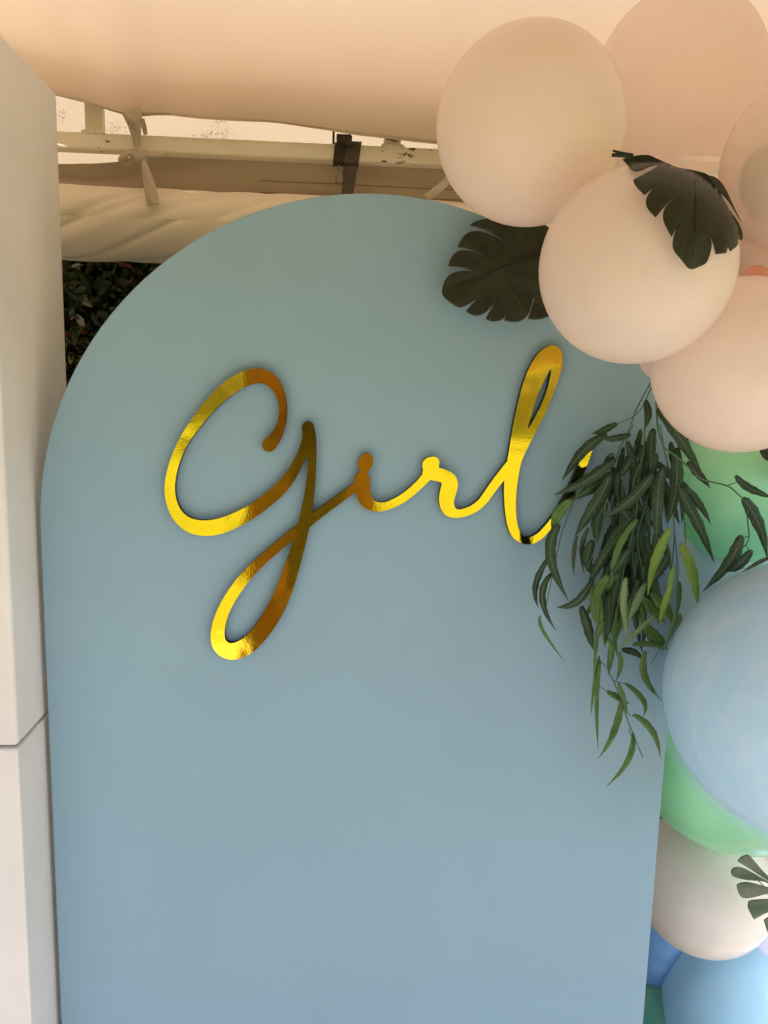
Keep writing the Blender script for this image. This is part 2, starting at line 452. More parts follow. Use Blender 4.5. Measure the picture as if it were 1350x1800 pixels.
GIRL=[[(0.3188,1.7474),(0.3155,1.7466),(0.3126,1.7455),(0.3098,1.7441),(0.3055,1.7414),(0.3000,1.7370),(0.2963,1.7332),(0.2939,1.7304),(0.2893,1.7240),(0.2859,1.7181),(0.2837,1.7139),(0.2796,1.7049),(0.2756,1.6944),(0.2718,1.6823),(0.2681,1.6684),(0.2645,1.6529),(0.2612,1.6358),(0.2582,1.6182),(0.2555,1.5995),(0.2531,1.5804),(0.2479,1.5360),(0.2458,1.5340),(0.2421,1.5291),(0.2267,1.5080),(0.2138,1.4889),(0.2022,1.4702),(0.1997,1.4667),(0.1972,1.4637),(0.1937,1.4602),(0.1904,1.4575),(0.1864,1.4546),(0.1825,1.4522),(0.1775,1.4498),(0.1719,1.4476),(0.1670,1.4460),(0.1636,1.4454),(0.1612,1.4453),(0.1590,1.4457),(0.1571,1.4465),(0.1552,1.4479),(0.1540,1.4492),(0.1532,1.4508),(0.1523,1.4534),(0.1517,1.4561),(0.1515,1.4590),(0.1518,1.4622),(0.1530,1.4676),(0.1568,1.4819),(0.1577,1.4867),(0.1579,1.4899),(0.1578,1.4939),(0.1572,1.4975),(0.1560,1.5012),(0.1546,1.5041),(0.1523,1.5075),(0.1500,1.5099),(0.1473,1.5121),(0.1435,1.5146),(0.1385,1.5170),(0.1333,1.5190),(0.1282,1.5205),(0.1213,1.5223),(0.1211,1.5227),(0.1219,1.5293),(0.1221,1.5322),(0.1219,1.5343),(0.1212,1.5363),(0.1196,1.5387),(0.1175,1.5404),(0.1148,1.5417),(0.1119,1.5422),(0.1098,1.5423),(0.1075,1.5420),(0.1030,1.5411),(0.1010,1.5405),(0.0979,1.5390),(0.0940,1.5358),(0.0928,1.5340),(0.0918,1.5321),(0.0911,1.5300),(0.0907,1.5279),(0.0907,1.5256),(0.0910,1.5232),(0.0916,1.5211),(0.0927,1.5183),(0.0916,1.5146),(0.0915,1.5128),(0.0916,1.5107),(0.0915,1.5101),(0.0861,1.5024),(0.0800,1.4953),(0.0701,1.4856),(0.0649,1.4809),(0.0595,1.4764),(0.0520,1.4709),(0.0435,1.4656),(0.0344,1.4609),(0.0297,1.4589),(0.0261,1.4575),(0.0206,1.4562),(0.0180,1.4560),(0.0156,1.4560),(0.0130,1.4564),(0.0103,1.4571),(0.0061,1.4589),(0.0034,1.4608),(0.0011,1.4634),(-0.0007,1.4665),(-0.0020,1.4702),(-0.0032,1.4757),(-0.0040,1.4823),(-0.0043,1.4894),(-0.0044,1.4983),(-0.0046,1.5004),(-0.0051,1.5025),(-0.0060,1.5045),(-0.0071,1.5063),(-0.0086,1.5082),(-0.0088,1.5087),(-0.0084,1.5129),(-0.0060,1.5147),(-0.0043,1.5168),(-0.0020,1.5211),(-0.0006,1.5245),(0.0001,1.5273),(0.0003,1.5300),(0.0003,1.5331),(-0.0000,1.5364),(-0.0007,1.5385),(-0.0017,1.5405),(-0.0030,1.5422),(-0.0046,1.5436),(-0.0064,1.5448),(-0.0083,1.5456),(-0.0104,1.5460),(-0.0124,1.5461),(-0.0145,1.5459),(-0.0166,1.5452),(-0.0184,1.5443),(-0.0200,1.5431),(-0.0214,1.5416),(-0.0236,1.5386),(-0.0248,1.5365),(-0.0258,1.5344),(-0.0265,1.5318),(-0.0269,1.5289),(-0.0269,1.5261),(-0.0266,1.5224),(-0.0263,1.5204),(-0.0256,1.5186),(-0.0248,1.5170),(-0.0233,1.5149),(-0.0234,1.5121),(-0.0237,1.5115),(-0.0265,1.5101),(-0.0288,1.5083),(-0.0304,1.5065),(-0.0319,1.5041),(-0.0327,1.5017),(-0.0332,1.4994),(-0.0330,1.4923),(-0.0332,1.4915),(-0.1084,1.4355),(-0.1092,1.4350),(-0.1094,1.4350),(-0.1095,1.4360),(-0.1072,1.4531),(-0.1057,1.4673),(-0.1047,1.4791),(-0.1038,1.4932),(-0.1031,1.5112),(-0.1027,1.5348),(-0.1026,1.5531),(-0.1029,1.5650),(-0.1038,1.5750),(-0.1049,1.5824),(-0.1063,1.5882),(-0.1087,1.5956),(-0.1095,1.5971),(-0.1105,1.5983),(-0.1129,1.6003),(-0.1157,1.6014),(-0.1188,1.6017),(-0.1218,1.6011),(-0.1246,1.5996),(-0.1267,1.5975),(-0.1275,1.5962),(-0.1282,1.5946),(-0.1286,1.5931),(-0.1288,1.5913),(-0.1284,1.5803),(-0.1285,1.5739),(-0.1294,1.5683),(-0.1315,1.5600),(-0.1340,1.5523),(-0.1378,1.5429),(-0.1421,1.5338),(-0.1472,1.5244),(-0.1519,1.5166),(-0.1570,1.5090),(-0.1616,1.5028),(-0.1673,1.4958),(-0.1731,1.4895),(-0.1800,1.4825),(-0.1876,1.4755),(-0.1962,1.4680),(-0.2065,1.4600),(-0.2153,1.4536),(-0.2242,1.4478),(-0.2345,1.4417),(-0.2455,1.4359),(-0.2553,1.4313),(-0.2664,1.4268),(-0.2756,1.4236),(-0.2838,1.4213),(-0.2920,1.4197),(-0.2997,1.4188),(-0.3076,1.4186),(-0.3148,1.4192),(-0.3214,1.4205),(-0.3272,1.4223),(-0.3305,1.4238),(-0.3336,1.4255),(-0.3372,1.4281),(-0.3411,1.4317),(-0.3443,1.4356),(-0.3471,1.4399),(-0.3496,1.4449),(-0.3514,1.4495),(-0.3531,1.4555),(-0.3544,1.4620),(-0.3552,1.4682),(-0.3555,1.4746),(-0.3553,1.4811),(-0.3548,1.4878),(-0.3537,1.4950),(-0.3523,1.5025),(-0.3504,1.5105),(-0.3480,1.5188),(-0.3456,1.5260),(-0.3435,1.5316),(-0.3406,1.5386),(-0.3376,1.5450),(-0.3344,1.5515),(-0.3315,1.5566),(-0.3284,1.5616),(-0.3247,1.5672),(-0.3192,1.5747),(-0.3110,1.5854),(-0.3014,1.5976),(-0.2938,1.6068),(-0.2883,1.6129),(-0.2827,1.6189),(-0.2771,1.6245),(-0.2698,1.6313),(-0.2577,1.6416),(-0.2519,1.6461),(-0.2461,1.6502),(-0.2361,1.6566),(-0.2308,1.6595),(-0.2255,1.6621),(-0.2207,1.6640),(-0.2167,1.6654),(-0.2124,1.6664),(-0.2084,1.6670),(-0.2047,1.6671),(-0.2011,1.6667),(-0.1984,1.6661),(-0.1948,1.6648),(-0.1913,1.6629),(-0.1888,1.6612),(-0.1863,1.6592),(-0.1840,1.6570),(-0.1817,1.6545),(-0.1797,1.6519),(-0.1778,1.6490),(-0.1760,1.6458),(-0.1744,1.6423),(-0.1731,1.6388),(-0.1712,1.6315),(-0.1702,1.6242),(-0.1700,1.6166),(-0.1706,1.6098),(-0.1718,1.6034),(-0.1735,1.5972),(-0.1757,1.5919),(-0.1792,1.5854),(-0.1846,1.5778),(-0.1894,1.5725),(-0.1967,1.5659),(-0.1983,1.5638),(-0.1995,1.5613),(-0.2001,1.5584),(-0.2000,1.5556),(-0.1993,1.5528),(-0.1979,1.5503),(-0.1961,1.5482),(-0.1937,1.5466),(-0.1912,1.5456),(-0.1884,1.5452),(-0.1856,1.5454),(-0.1830,1.5462),(-0.1805,1.5478),(-0.1789,1.5491),(-0.1750,1.5540),(-0.1726,1.5574),(-0.1703,1.5611),(-0.1683,1.5647),(-0.1660,1.5699),(-0.1632,1.5766),(-0.1613,1.5820),(-0.1594,1.5886),(-0.1581,1.5940),(-0.1569,1.6009),(-0.1563,1.6068),(-0.1559,1.6141),(-0.1559,1.6217),(-0.1563,1.6296),(-0.1570,1.6359),(-0.1582,1.6424),(-0.1597,1.6489),(-0.1618,1.6554),(-0.1634,1.6596),(-0.1654,1.6641),(-0.1687,1.6700),(-0.1714,1.6742),(-0.1745,1.6779),(-0.1778,1.6813),(-0.1815,1.6845),(-0.1856,1.6873),(-0.1883,1.6888),(-0.1929,1.6907),(-0.1976,1.6921),(-0.2011,1.6928),(-0.2062,1.6932),(-0.2112,1.6931),(-0.2164,1.6925),(-0.2214,1.6915),(-0.2262,1.6901),(-0.2314,1.6882),(-0.2377,1.6854),(-0.2428,1.6829),(-0.2490,1.6794),(-0.2540,1.6763),(-0.2603,1.6721),(-0.2698,1.6647),(-0.2745,1.6607),(-0.2809,1.6547),(-0.2914,1.6438),(-0.3011,1.6325),(-0.3102,1.6209),(-0.3219,1.6045),(-0.3351,1.5847),(-0.3426,1.5724),(-0.3485,1.5616),(-0.3551,1.5477),(-0.3603,1.5352),(-0.3646,1.5231),(-0.3687,1.5092),(-0.3714,1.4978),(-0.3732,1.4867),(-0.3737,1.4816),(-0.3740,1.4764),(-0.3740,1.4710),(-0.3737,1.4655),(-0.3732,1.4601),(-0.3721,1.4534),(-0.3709,1.4477),(-0.3696,1.4428),(-0.3679,1.4376),(-0.3660,1.4327),(-0.3624,1.4251),(-0.3597,1.4205),(-0.3566,1.4161),(-0.3546,1.4135),(-0.3510,1.4096),(-0.3486,1.4073),(-0.3443,1.4036),(-0.3395,1.4003),(-0.3367,1.3986),(-0.3337,1.3970),(-0.3281,1.3946),(-0.3248,1.3934),(-0.3189,1.3918),(-0.3151,1.3910),(-0.3092,1.3902),(-0.3015,1.3899),(-0.2954,1.3902),(-0.2913,1.3906),(-0.2848,1.3916),(-0.2802,1.3927),(-0.2740,1.3943),(-0.2673,1.3965),(-0.2606,1.3991),(-0.2539,1.4019),(-0.2408,1.4083),(-0.2343,1.4118),(-0.2256,1.4169),(-0.2133,1.4248),(-0.1987,1.4353),(-0.1841,1.4471),(-0.1722,1.4575),(-0.1635,1.4659),(-0.1561,1.4740),(-0.1497,1.4819),(-0.1445,1.4894),(-0.1401,1.4968),(-0.1363,1.5039),(-0.1275,1.5217),(-0.1187,1.5407),(-0.1182,1.5416),(-0.1180,1.5416),(-0.1179,1.5412),(-0.1180,1.5288),(-0.1188,1.5115),(-0.1200,1.4969),(-0.1216,1.4828),(-0.1241,1.4665),(-0.1272,1.4499),(-0.1312,1.4306),(-0.1350,1.4147),(-0.1355,1.4141),(-0.1500,1.4022),(-0.1629,1.3911),(-0.2057,1.3532),(-0.2161,1.3436),(-0.2237,1.3362),(-0.2306,1.3290),(-0.2369,1.3219),(-0.2448,1.3125),(-0.2526,1.3020),(-0.2607,1.2902),(-0.2674,1.2797),(-0.2733,1.2693),(-0.2784,1.2595),(-0.2828,1.2497),(-0.2866,1.2399),(-0.2899,1.2298),(-0.2919,1.2221),(-0.2935,1.2142),(-0.2945,1.2068),(-0.2947,1.1988),(-0.2944,1.1934),(-0.2934,1.1876),(-0.2919,1.1821),(-0.2896,1.1768),(-0.2867,1.1719),(-0.2830,1.1674),(-0.2808,1.1652),(-0.2783,1.1632),(-0.2736,1.1602),(-0.2681,1.1577),(-0.2626,1.1562),(-0.2597,1.1557),(-0.2549,1.1554),(-0.2491,1.1558),(-0.2436,1.1569),(-0.2383,1.1585),(-0.2330,1.1606),(-0.2277,1.1633),(-0.2213,1.1672),(-0.2161,1.1711),(-0.2100,1.1761),(-0.2044,1.1815),(-0.1992,1.1872),(-0.1939,1.1936),(-0.1891,1.2000),(-0.1829,1.2088),(-0.1770,1.2177),(-0.1712,1.2270),(-0.1659,1.2361),(-0.1590,1.2495),(-0.1554,1.2575),(-0.1527,1.2641),(-0.1469,1.2799),(-0.1399,1.3017),(-0.1332,1.3252),(-0.1264,1.3517),(-0.1198,1.3801),(-0.1139,1.4081),(-0.0940,1.4248),(-0.0817,1.4347),(-0.0311,1.4738),(-0.0308,1.4738),(-0.0306,1.4736),(-0.0286,1.4669),(-0.0269,1.4625),(-0.0256,1.4597),(-0.0234,1.4559),(-0.0216,1.4534),(-0.0186,1.4501),(-0.0165,1.4481),(-0.0130,1.4455),(-0.0093,1.4433),(-0.0067,1.4421),(-0.0024,1.4407),(0.0018,1.4398),(0.0063,1.4393),(0.0105,1.4392),(0.0147,1.4394),(0.0186,1.4399),(0.0228,1.4407),(0.0270,1.4418),(0.0325,1.4436),(0.0374,1.4456),(0.0437,1.4484),(0.0491,1.4512),(0.0559,1.4550),(0.0611,1.4583),(0.0694,1.4644),(0.0791,1.4727),(0.0899,1.4828),(0.1065,1.4993),(0.1073,1.4994),(0.1113,1.4987),(0.1203,1.4969),(0.1235,1.4961),(0.1256,1.4953),(0.1271,1.4944),(0.1276,1.4939),(0.1277,1.4934),(0.1274,1.4902),(0.1254,1.4806),(0.1244,1.4745),(0.1237,1.4684),(0.1236,1.4637),(0.1240,1.4591),(0.1250,1.4541),(0.1270,1.4483),(0.1292,1.4438),(0.1317,1.4401),(0.1346,1.4368),(0.1381,1.4340),(0.1409,1.4324),(0.1455,1.4307),(0.1498,1.4298),(0.1548,1.4294),(0.1596,1.4296),(0.1658,1.4303),(0.1711,1.4314),(0.1765,1.4329),(0.1819,1.4350),(0.1877,1.4376),(0.1931,1.4406),(0.1984,1.4440),(0.2025,1.4472),(0.2087,1.4530),(0.2136,1.4586),(0.2166,1.4626),(0.2248,1.4750),(0.2313,1.4842),(0.2394,1.4951),(0.2432,1.4999),(0.2440,1.5006),(0.2442,1.5000),(0.2441,1.4908),(0.2443,1.4841),(0.2452,1.4703),(0.2471,1.4513),(0.2495,1.4355),(0.2515,1.4253),(0.2540,1.4162),(0.2563,1.4098),(0.2577,1.4063),(0.2610,1.4001),(0.2629,1.3973),(0.2652,1.3944),(0.2686,1.3911),(0.2714,1.3890),(0.2742,1.3872),(0.2776,1.3854),(0.2827,1.3832),(0.2861,1.3821),(0.2892,1.3814),(0.2924,1.3810),(0.2965,1.3809),(0.2995,1.3812),(0.3024,1.3819),(0.3067,1.3833),(0.3128,1.3863),(0.3183,1.3900),(0.3238,1.3949),(0.3297,1.4014),(0.3354,1.4086),(0.3473,1.4247),(0.3587,1.4411),(0.3644,1.4500),(0.3698,1.4595),(0.3755,1.4712),(0.3813,1.4844),(0.3868,1.4981),(0.3927,1.5134),(0.3968,1.5257),(0.4049,1.5529),(0.4116,1.5720),(0.4125,1.5752),(0.4129,1.5784),(0.4124,1.5805),(0.4119,1.5813),(0.4111,1.5818),(0.4103,1.5820),(0.4092,1.5819),(0.4071,1.5810),(0.4053,1.5796),(0.4030,1.5769),(0.4011,1.5742),(0.3984,1.5694),(0.3934,1.5593),(0.3882,1.5473),(0.3834,1.5351),(0.3751,1.5115),(0.3695,1.4971),(0.3626,1.4804),(0.3570,1.4682),(0.3491,1.4525),(0.3412,1.4389),(0.3337,1.4280),(0.3238,1.4149),(0.3164,1.4063),(0.3109,1.4014),(0.3080,1.3993),(0.3036,1.3968),(0.3006,1.3956),(0.2980,1.3949),(0.2944,1.3946),(0.2917,1.3948),(0.2892,1.3955),(0.2870,1.3966),(0.2842,1.3986),(0.2821,1.4006),(0.2795,1.4041),(0.2776,1.4073),(0.2752,1.4122),(0.2733,1.4175),(0.2722,1.4216),(0.2707,1.4283),(0.2689,1.4423),(0.2682,1.4516),(0.2677,1.4615),(0.2677,1.4765),(0.2685,1.4919),(0.2694,1.5023),(0.2711,1.5164),(0.2725,1.5257),(0.2734,1.5304),(0.2746,1.5355),(0.2762,1.5408),(0.2808,1.5527),(0.2870,1.5664),(0.3066,1.6078),(0.3123,1.6209),(0.3179,1.6350),(0.3256,1.6564),(0.3338,1.6815),(0.3380,1.6965),(0.3396,1.7045),(0.3403,1.7091),(0.3408,1.7129),(0.3410,1.7188),(0.3406,1.7256),(0.3401,1.7289),(0.3390,1.7329),(0.3379,1.7357),(0.3368,1.7377),(0.3353,1.7399),(0.3333,1.7421),(0.3306,1.7445),(0.3284,1.7458),(0.3260,1.7469),(0.3238,1.7474),(0.3217,1.7476)],
[(0.3202,1.7053),(0.3188,1.7042),(0.3162,1.6995),(0.3096,1.6855),(0.3036,1.6718),(0.3008,1.6646),(0.2982,1.6570),(0.2957,1.6490),(0.2934,1.6404),(0.2852,1.6071),(0.2836,1.5998),(0.2835,1.5974),(0.2837,1.5971),(0.2839,1.5971),(0.2853,1.5985),(0.2883,1.6038),(0.3015,1.6303),(0.3045,1.6371),(0.3073,1.6441),(0.3124,1.6587),(0.3149,1.6670),(0.3167,1.6742),(0.3185,1.6837),(0.3200,1.6935),(0.3209,1.7014),(0.3207,1.7050),(0.3204,1.7054)],
[(-0.1444,1.3831),(-0.1584,1.3712),(-0.1807,1.3514),(-0.1935,1.3395),(-0.2037,1.3292),(-0.2142,1.3175),(-0.2245,1.3050),(-0.2341,1.2920),(-0.2421,1.2801),(-0.2505,1.2659),(-0.2569,1.2537),(-0.2595,1.2477),(-0.2619,1.2417),(-0.2638,1.2359),(-0.2656,1.2296),(-0.2672,1.2230),(-0.2683,1.2165),(-0.2690,1.2105),(-0.2692,1.2052),(-0.2689,1.2006),(-0.2682,1.1967),(-0.2669,1.1934),(-0.2653,1.1909),(-0.2632,1.1890),(-0.2603,1.1876),(-0.2574,1.1872),(-0.2540,1.1874),(-0.2500,1.1885),(-0.2461,1.1901),(-0.2416,1.1927),(-0.2371,1.1957),(-0.2334,1.1985),(-0.2292,1.2023),(-0.2251,1.2065),(-0.2210,1.2112),(-0.2168,1.2164),(-0.2128,1.2219),(-0.2038,1.2356),(-0.1950,1.2504),(-0.1876,1.2641),(-0.1811,1.2780),(-0.1741,1.2946),(-0.1659,1.3161),(-0.1574,1.3404),(-0.1510,1.3600),(-0.1463,1.3750),(-0.1441,1.3825),(-0.1440,1.3830),(-0.1442,1.3832)]]
# ================================================================ ground
GZ = -0.20                                   # ground level: the arch panel is 2.2 m tall, its top at z = 2.0
MB().grid(lambda u, v: ((u - 0.5) * 240, (v - 0.5) * 240, GZ), 8, 8).build('lawn', M['lawn'], smooth=False)['kind'] = 'structure'
patio = MB()
patio.box((-3.4, -4.3, GZ - 0.05), (4.6, 0.32, GZ + 0.004)).build('paving', M['paving'], smooth=False)['kind'] = 'structure'
MB().box((-6.0, 0.322, GZ - 0.05), (6.0, 2.6, GZ + 0.006)).build('added_dark_bed', M['soil'], smooth=False)['kind'] = 'structure'  # dark bed added out of view to cut bounce light under the roll

# ================================================================ marquee tent
tent = tag(empty('marquee_tent', (0, -1.5, GZ)), 'cream canvas marquee with roof lining tied to a chipped white rail', 'tent')
EDGE_Y, RIDGE_Y, FRONT_Y = 0.64, -0.60, -1.80
XL, XR = -2.7, 1.80
RIDGE_Z, FRONT_Z, VAL_Z = 3.20, 2.35, 2.14
edge_px = [(-60, 100), (0, 130), (60, 150), (105, 167), (150, 179), (190, 195), (215, 206), (240, 209), (262, 207), (300, 203.5), (370, 207), (460, 215), (560, 228), (640, 238), (765, 254), (900, 268), (1050, 280)]
edge_tab = [(at(x, y, EDGE_Y).x, at(x, y, EDGE_Y).z) for x, y in edge_px]
TIE_X = at(238, 209, EDGE_Y).x
def edge_z(x):
    z = interp(edge_tab, x)
    if x < edge_tab[0][0]:
        z = edge_tab[0][1] + 0.02 * math.sin((x - edge_tab[0][0]) * 5)
    if x > edge_tab[-1][0]:
        z = edge_tab[-1][1] + 0.02 * math.sin((x - edge_tab[-1][0]) * 5)
    return z
def rear_slope(u, v):
    x = lerp(XL, XR, u)
    # columns crowd towards the part in view
    y = lerp(EDGE_Y, RIDGE_Y, v)
    z0 = edge_z(x)
    z = lerp(2.335, RIDGE_Z, v ** 0.68) + (z0 - 2.335) * math.exp(-v * 6)   # slack lining, steeper at its lower edge
    dx = (x - TIE_X)
    z += 0.006 * math.exp(-v * 7) * math.cos(dx * 16) * math.exp(-abs(dx) * 2.0)
    z += 0.006 * noise.noise((x * 1.7, v * 3, 0.3)) * (1 - math.exp(-v * 20))
    return (x, y, z)
lin = MB().grid(rear_slope, 160, 50).build('roof_lining', M['lining'], tent)
fr = MB().grid(lambda u, v: (lerp(XL, XR, u), lerp(RIDGE_Y + 0.06, FRONT_Y, v), lerp(RIDGE_Z + 0.02, FRONT_Z, v) - 0.05 * math.sin(math.pi * v)), 40, 20).build('front_roof', M['double'], tent)
MB().tube([Vector(rear_slope(i / 300, 0.0005)) + Vector((0, 0.001, 0.0)) for i in range(301)], 0.0013, 5).build('hem', M['hem'], lin)
# unseen gables and front valance, hung low to hold back sky light
def gable(x, low):
    b = MB()
    b.grid(lambda u, v: (x, lerp(EDGE_Y, FRONT_Y, u), lerp(low, (lerp(2.335, RIDGE_Z, (EDGE_Y - lerp(EDGE_Y, FRONT_Y, u)) / (EDGE_Y - RIDGE_Y)) if lerp(EDGE_Y, FRONT_Y, u) > RIDGE_Y else lerp(RIDGE_Z, FRONT_Z, (RIDGE_Y - lerp(EDGE_Y, FRONT_Y, u)) / (RIDGE_Y - FRONT_Y))), v)), 40, 6)
    return b.build('gable', M['double'], tent)
gable(XL, VAL_Z); gable(XR, 1.95)
MB().grid(lambda u, v: (lerp(XL, XR, u), FRONT_Y - 0.015 * v * math.sin(u * 60), lerp(FRONT_Z, 2.10, v)), 80, 3).build('front_valance', M['double'], tent)
MB().grid(lambda u, v: (XL + 0.02 + 0.02 * math.sin(u * 40), lerp(0.6, FRONT_Y, u), lerp(GZ + 0.03, 2.2, v)), 60, 6).build('added_side_wall', M['double'], tent)  # left wall added out of view to keep blue sky light off the panel
# stained outer canvas seen above the rail
def val(u, v):
    x = lerp(XL, XR, u)
    return (x, lerp(1.27, 0.630, v), lerp(2.315, 2.665, v) + 0.012 * (1 - v) * noise.noise((x * 3, v * 2, 4)))
MB().grid(val, 110, 12).build('outer_roof', M['valance'], tent)
MB().grid(lambda u, v: (lerp(XL, XR, u), 0.6385, lerp(edge_z(lerp(XL, XR, u)) + 0.004, 2.69, v)), 160, 3).build('sun_blocking_skirt', M['double'], tent)  # hidden sheet added to keep direct sun off the rail and roll
# rail, struts, posts
RAIL_Y0, RAIL_Y1 = 0.680, 0.722
rz1, rz0 = 2.288, 2.2475
bevel(MB().box((XL, RAIL_Y0, rz0), (XR, RAIL_Y1, rz1)).build('frame_rail', M['rail'], tent, smooth=False), 0.006, 3)
bevel(MB().box((XL, RAIL_Y0 + 0.002, 2.50), (XR, RAIL_Y1 - 0.002, 2.54)).build('frame_rail', M['rail'], tent, smooth=False), 0.006, 3)
for px in (167, 690, -420, 1180):
    x = at(px, 235, 0.70).x
    st = bevel(MB().box((x - 0.022, 0.690, 2.2885), (x + 0.022, 0.716, 2.4995)).build('strut', M['rail'], tent, smooth=False), 0.003)
    if px in (167, 690):
        w = MB()                                                  # lumpy weld bead at the strut's foot
        w.tube([(x - 0.028 + 0.056 * i / 10, 0.681 + 0.003 * math.sin(i * 1.7), 2.2885 + 0.0025 * math.sin(i * 2.3)) for i in range(11)], [0.002 + 0.004 * abs(math.sin(i * 1.3 + 0.4)) for i in range(11)], 7)
        w.build('weld_bead', M['rail'], st)
for x in (XL + 0.03, XR - 0.03):
    for y in (0.70, FRONT_Y + 0.05):
        bevel(MB().box((x - 0.03, y - 0.03, GZ + 0.004), (x + 0.03, y + 0.03, 2.247 if y > 0 else FRONT_Z + 0.01)).build('post', M['rail'], tent, smooth=False), 0.004)

# --- canvas wall hanging between rail and roll
top_px = [(60, 288), (109, 288), (160, 288), (212, 285), (225, 278), (240, 270), (300, 268), (765, 285)]
top_tab = [(at(x, y, 0.765).x, at(x, y, 0.765).z) for x, y in top_px]
rolled = tag(empty('rolled_tent_wall', (0, 0.76, 1.9)), 'beige canvas tent wall rolled up and hanging under the rail', 'tent wall')
def curtain(u, v):
    x = lerp(-1.5, 2.0, u)
    zt = interp(top_tab, x)
    zb = 2.12
    y = 0.765 + 0.010 * math.sin(v * 9 + 2.0 * noise.noise((x * 2.0, 0, 0))) + 0.012 * noise.noise((x * 3, v * 2, 5))
    return (x, y, lerp(zb, zt, v))
cu = MB().grid(curtain, 170, 24).build('hanging_canvas', M['wallfab'], rolled)
solid(cu, 0.002)
for v in (0.42, 0.60):
    MB().tube([Vector(curtain(i / 200, v + 0.04 * math.sin(i * 0.05))) - Vector((0, 0.002, 0)) for i in range(70, 201)], 0.0012, 5).build('seam', M['hem'], rolled)
# --- the roll
RC_Z, RC_Y, RAD = 2.079, 0.735, 0.0925
def rollf(u, v):
    x = lerp(-1.5, 2.0, u)
    a = 2 * math.pi * v
    n1 = noise.noise((x * 1.8, math.cos(a) * 0.8, math.sin(a) * 0.8))
    ph = x * 5.5 - a * 1.1                                   # folds run slantwise round the roll
    n2 = noise.noise((ph, x * 0.9, 7.0))
    n3 = noise.noise((ph * 1.9 + 3, x * 1.1 + a * 0.3, 3.0))
    fold = max(0.0, 1 - abs(n2) * 5)
    r = RAD + 0.010 * n1 + 0.006 * n3 - 0.009 * fold * fold
    # overlapping free edge of the cloth at the upper front
    t = (a - 2.05) % (2 * math.pi)
    r += 0.005 * max(0.0, 1 - t / 2.0) if t < 2.0 else 0
    return (x, RC_Y - r * math.cos(a), RC_Z + r * math.sin(a))
MB().grid(rollf, 260, 90).build('roll', M['roll'], rolled)

# --- flat bands
def band(path, widths, Y, bow=0.004, nx=4, wd=None, wave=0.0):
    """cloth strip along photograph-pixel path [(px, py, y)], widths in photograph pixels"""
    P = crom([Vector((p[0], p[1], p[2] if len(p) > 2 else Y)) for p in path], 6)
    W = crom([Vector((w, 0, 0)) for w in widths], 6)
    b = MB()
    vs, uv = [], []
    for i, p in enumerate(P):
        t = (P[min(i + 1, len(P) - 1)] - P[max(i - 1, 0)])
        n = Vector((-t.y, t.x)).normalized() if wd is None else Vector(wd).normalized()
        for k in range(nx + 1):
            s = k / nx - 0.5
            q = Vector((p.x, p.y)) + n * s * W[i].x
            y = p.z - bow * math.cos(s * math.pi) + wave * math.sin(s * 9 + i * 0.5)
            vs.append(at(q.x, q.y, y))
            uv.append((k / nx, i / len(P)))
    fs = [(i * (nx + 1) + k, i * (nx + 1) + k + 1, (i + 1) * (nx + 1) + k + 1, (i + 1) * (nx + 1) + k) for i in range(len(P) - 1) for k in range(nx)]
    return b.add(vs, fs, uv)
def Z6(X, Y): return (180 + X / 8.571, 170 + Y / 8.571)
def z6(X, Y, d): return (*Z6(X, Y), d)
tie = band([z6(425, 200, 0.628), z6(475, 340, 0.628), z6(490, 450, 0.640), z6(515, 620, 0.655), z6(530, 800, 0.662)], [32, 29, 23, 15, 9], 0.64, bow=0.006, nx=6, wave=0.003).build('tie_ribbon', M['ribbon'], tent)
solid(tie, 0.0015)
solid(band([z6(590, 340, 0.66), z6(630, 460, 0.70), z6(650, 570, 0.725)], [10, 8, 7], 0.7, bow=0.001).build('back_strap', M['ribbon'], tie), 0.0015)
kn = MB()
for pts, r in (([(470, 800), (490, 860), (540, 930), (590, 950)], 7.0), ([(500, 790), (560, 850), (600, 900), (610, 960)], 6.2), ([(600, 850), (640, 890), (620, 950), (560, 940), (530, 900)], 5.0)):
    c = [at(*Z6(*p), 0.655) for p in pts]
    kn.tube(crom(c, 5), [r / 1351 * 2.1 * s for s in [0.7] + [1] * (len(crom(c, 5)) - 2) + [0.7]], 9)
kn.build('knot', M['ribbon'], tie)
solid(band([z6(500, 890, 0.655), z6(400, 850, 0.648), z6(320, 910, 0.650), z6(300, 960, 0.660), z6(380, 985, 0.666), z6(480, 950, 0.662)], [8, 11, 13, 14, 14, 10], 0.65, bow=0.006).build('bow_loop', M['ribbon'], tie), 0.0015)
solid(band([z6(590, 870, 0.655), z6(700, 885, 0.650), z6(800, 885, 0.652), z6(918, 882, 0.655)], [5, 8, 9, 8.5], 0.65, bow=0.006).build('tail', M['ribbon'], tie), 0.0015)
solid(band([z6(605, 955, 0.655), z6(650, 1100, 0.645), z6(695, 1280, 0.640), z6(735, 1450, 0.636), z6(765, 1625, 0.632)], [8, 14, 19, 21, 21], 0.64, bow=0.007, nx=6, wave=0.002).build('tail', M['ribbon'], tie), 0.0015)
# second cloth tie, only its folded end shows beside the balloons
solid(band([(800, 296, 0.66), (785, 318, 0.655), (768, 334, 0.65), (748, 348, 0.648)], [10, 13, 14, 12], 0.65, bow=0.006).build('tie_ribbon', M['ribbon'], tent), 0.0015)

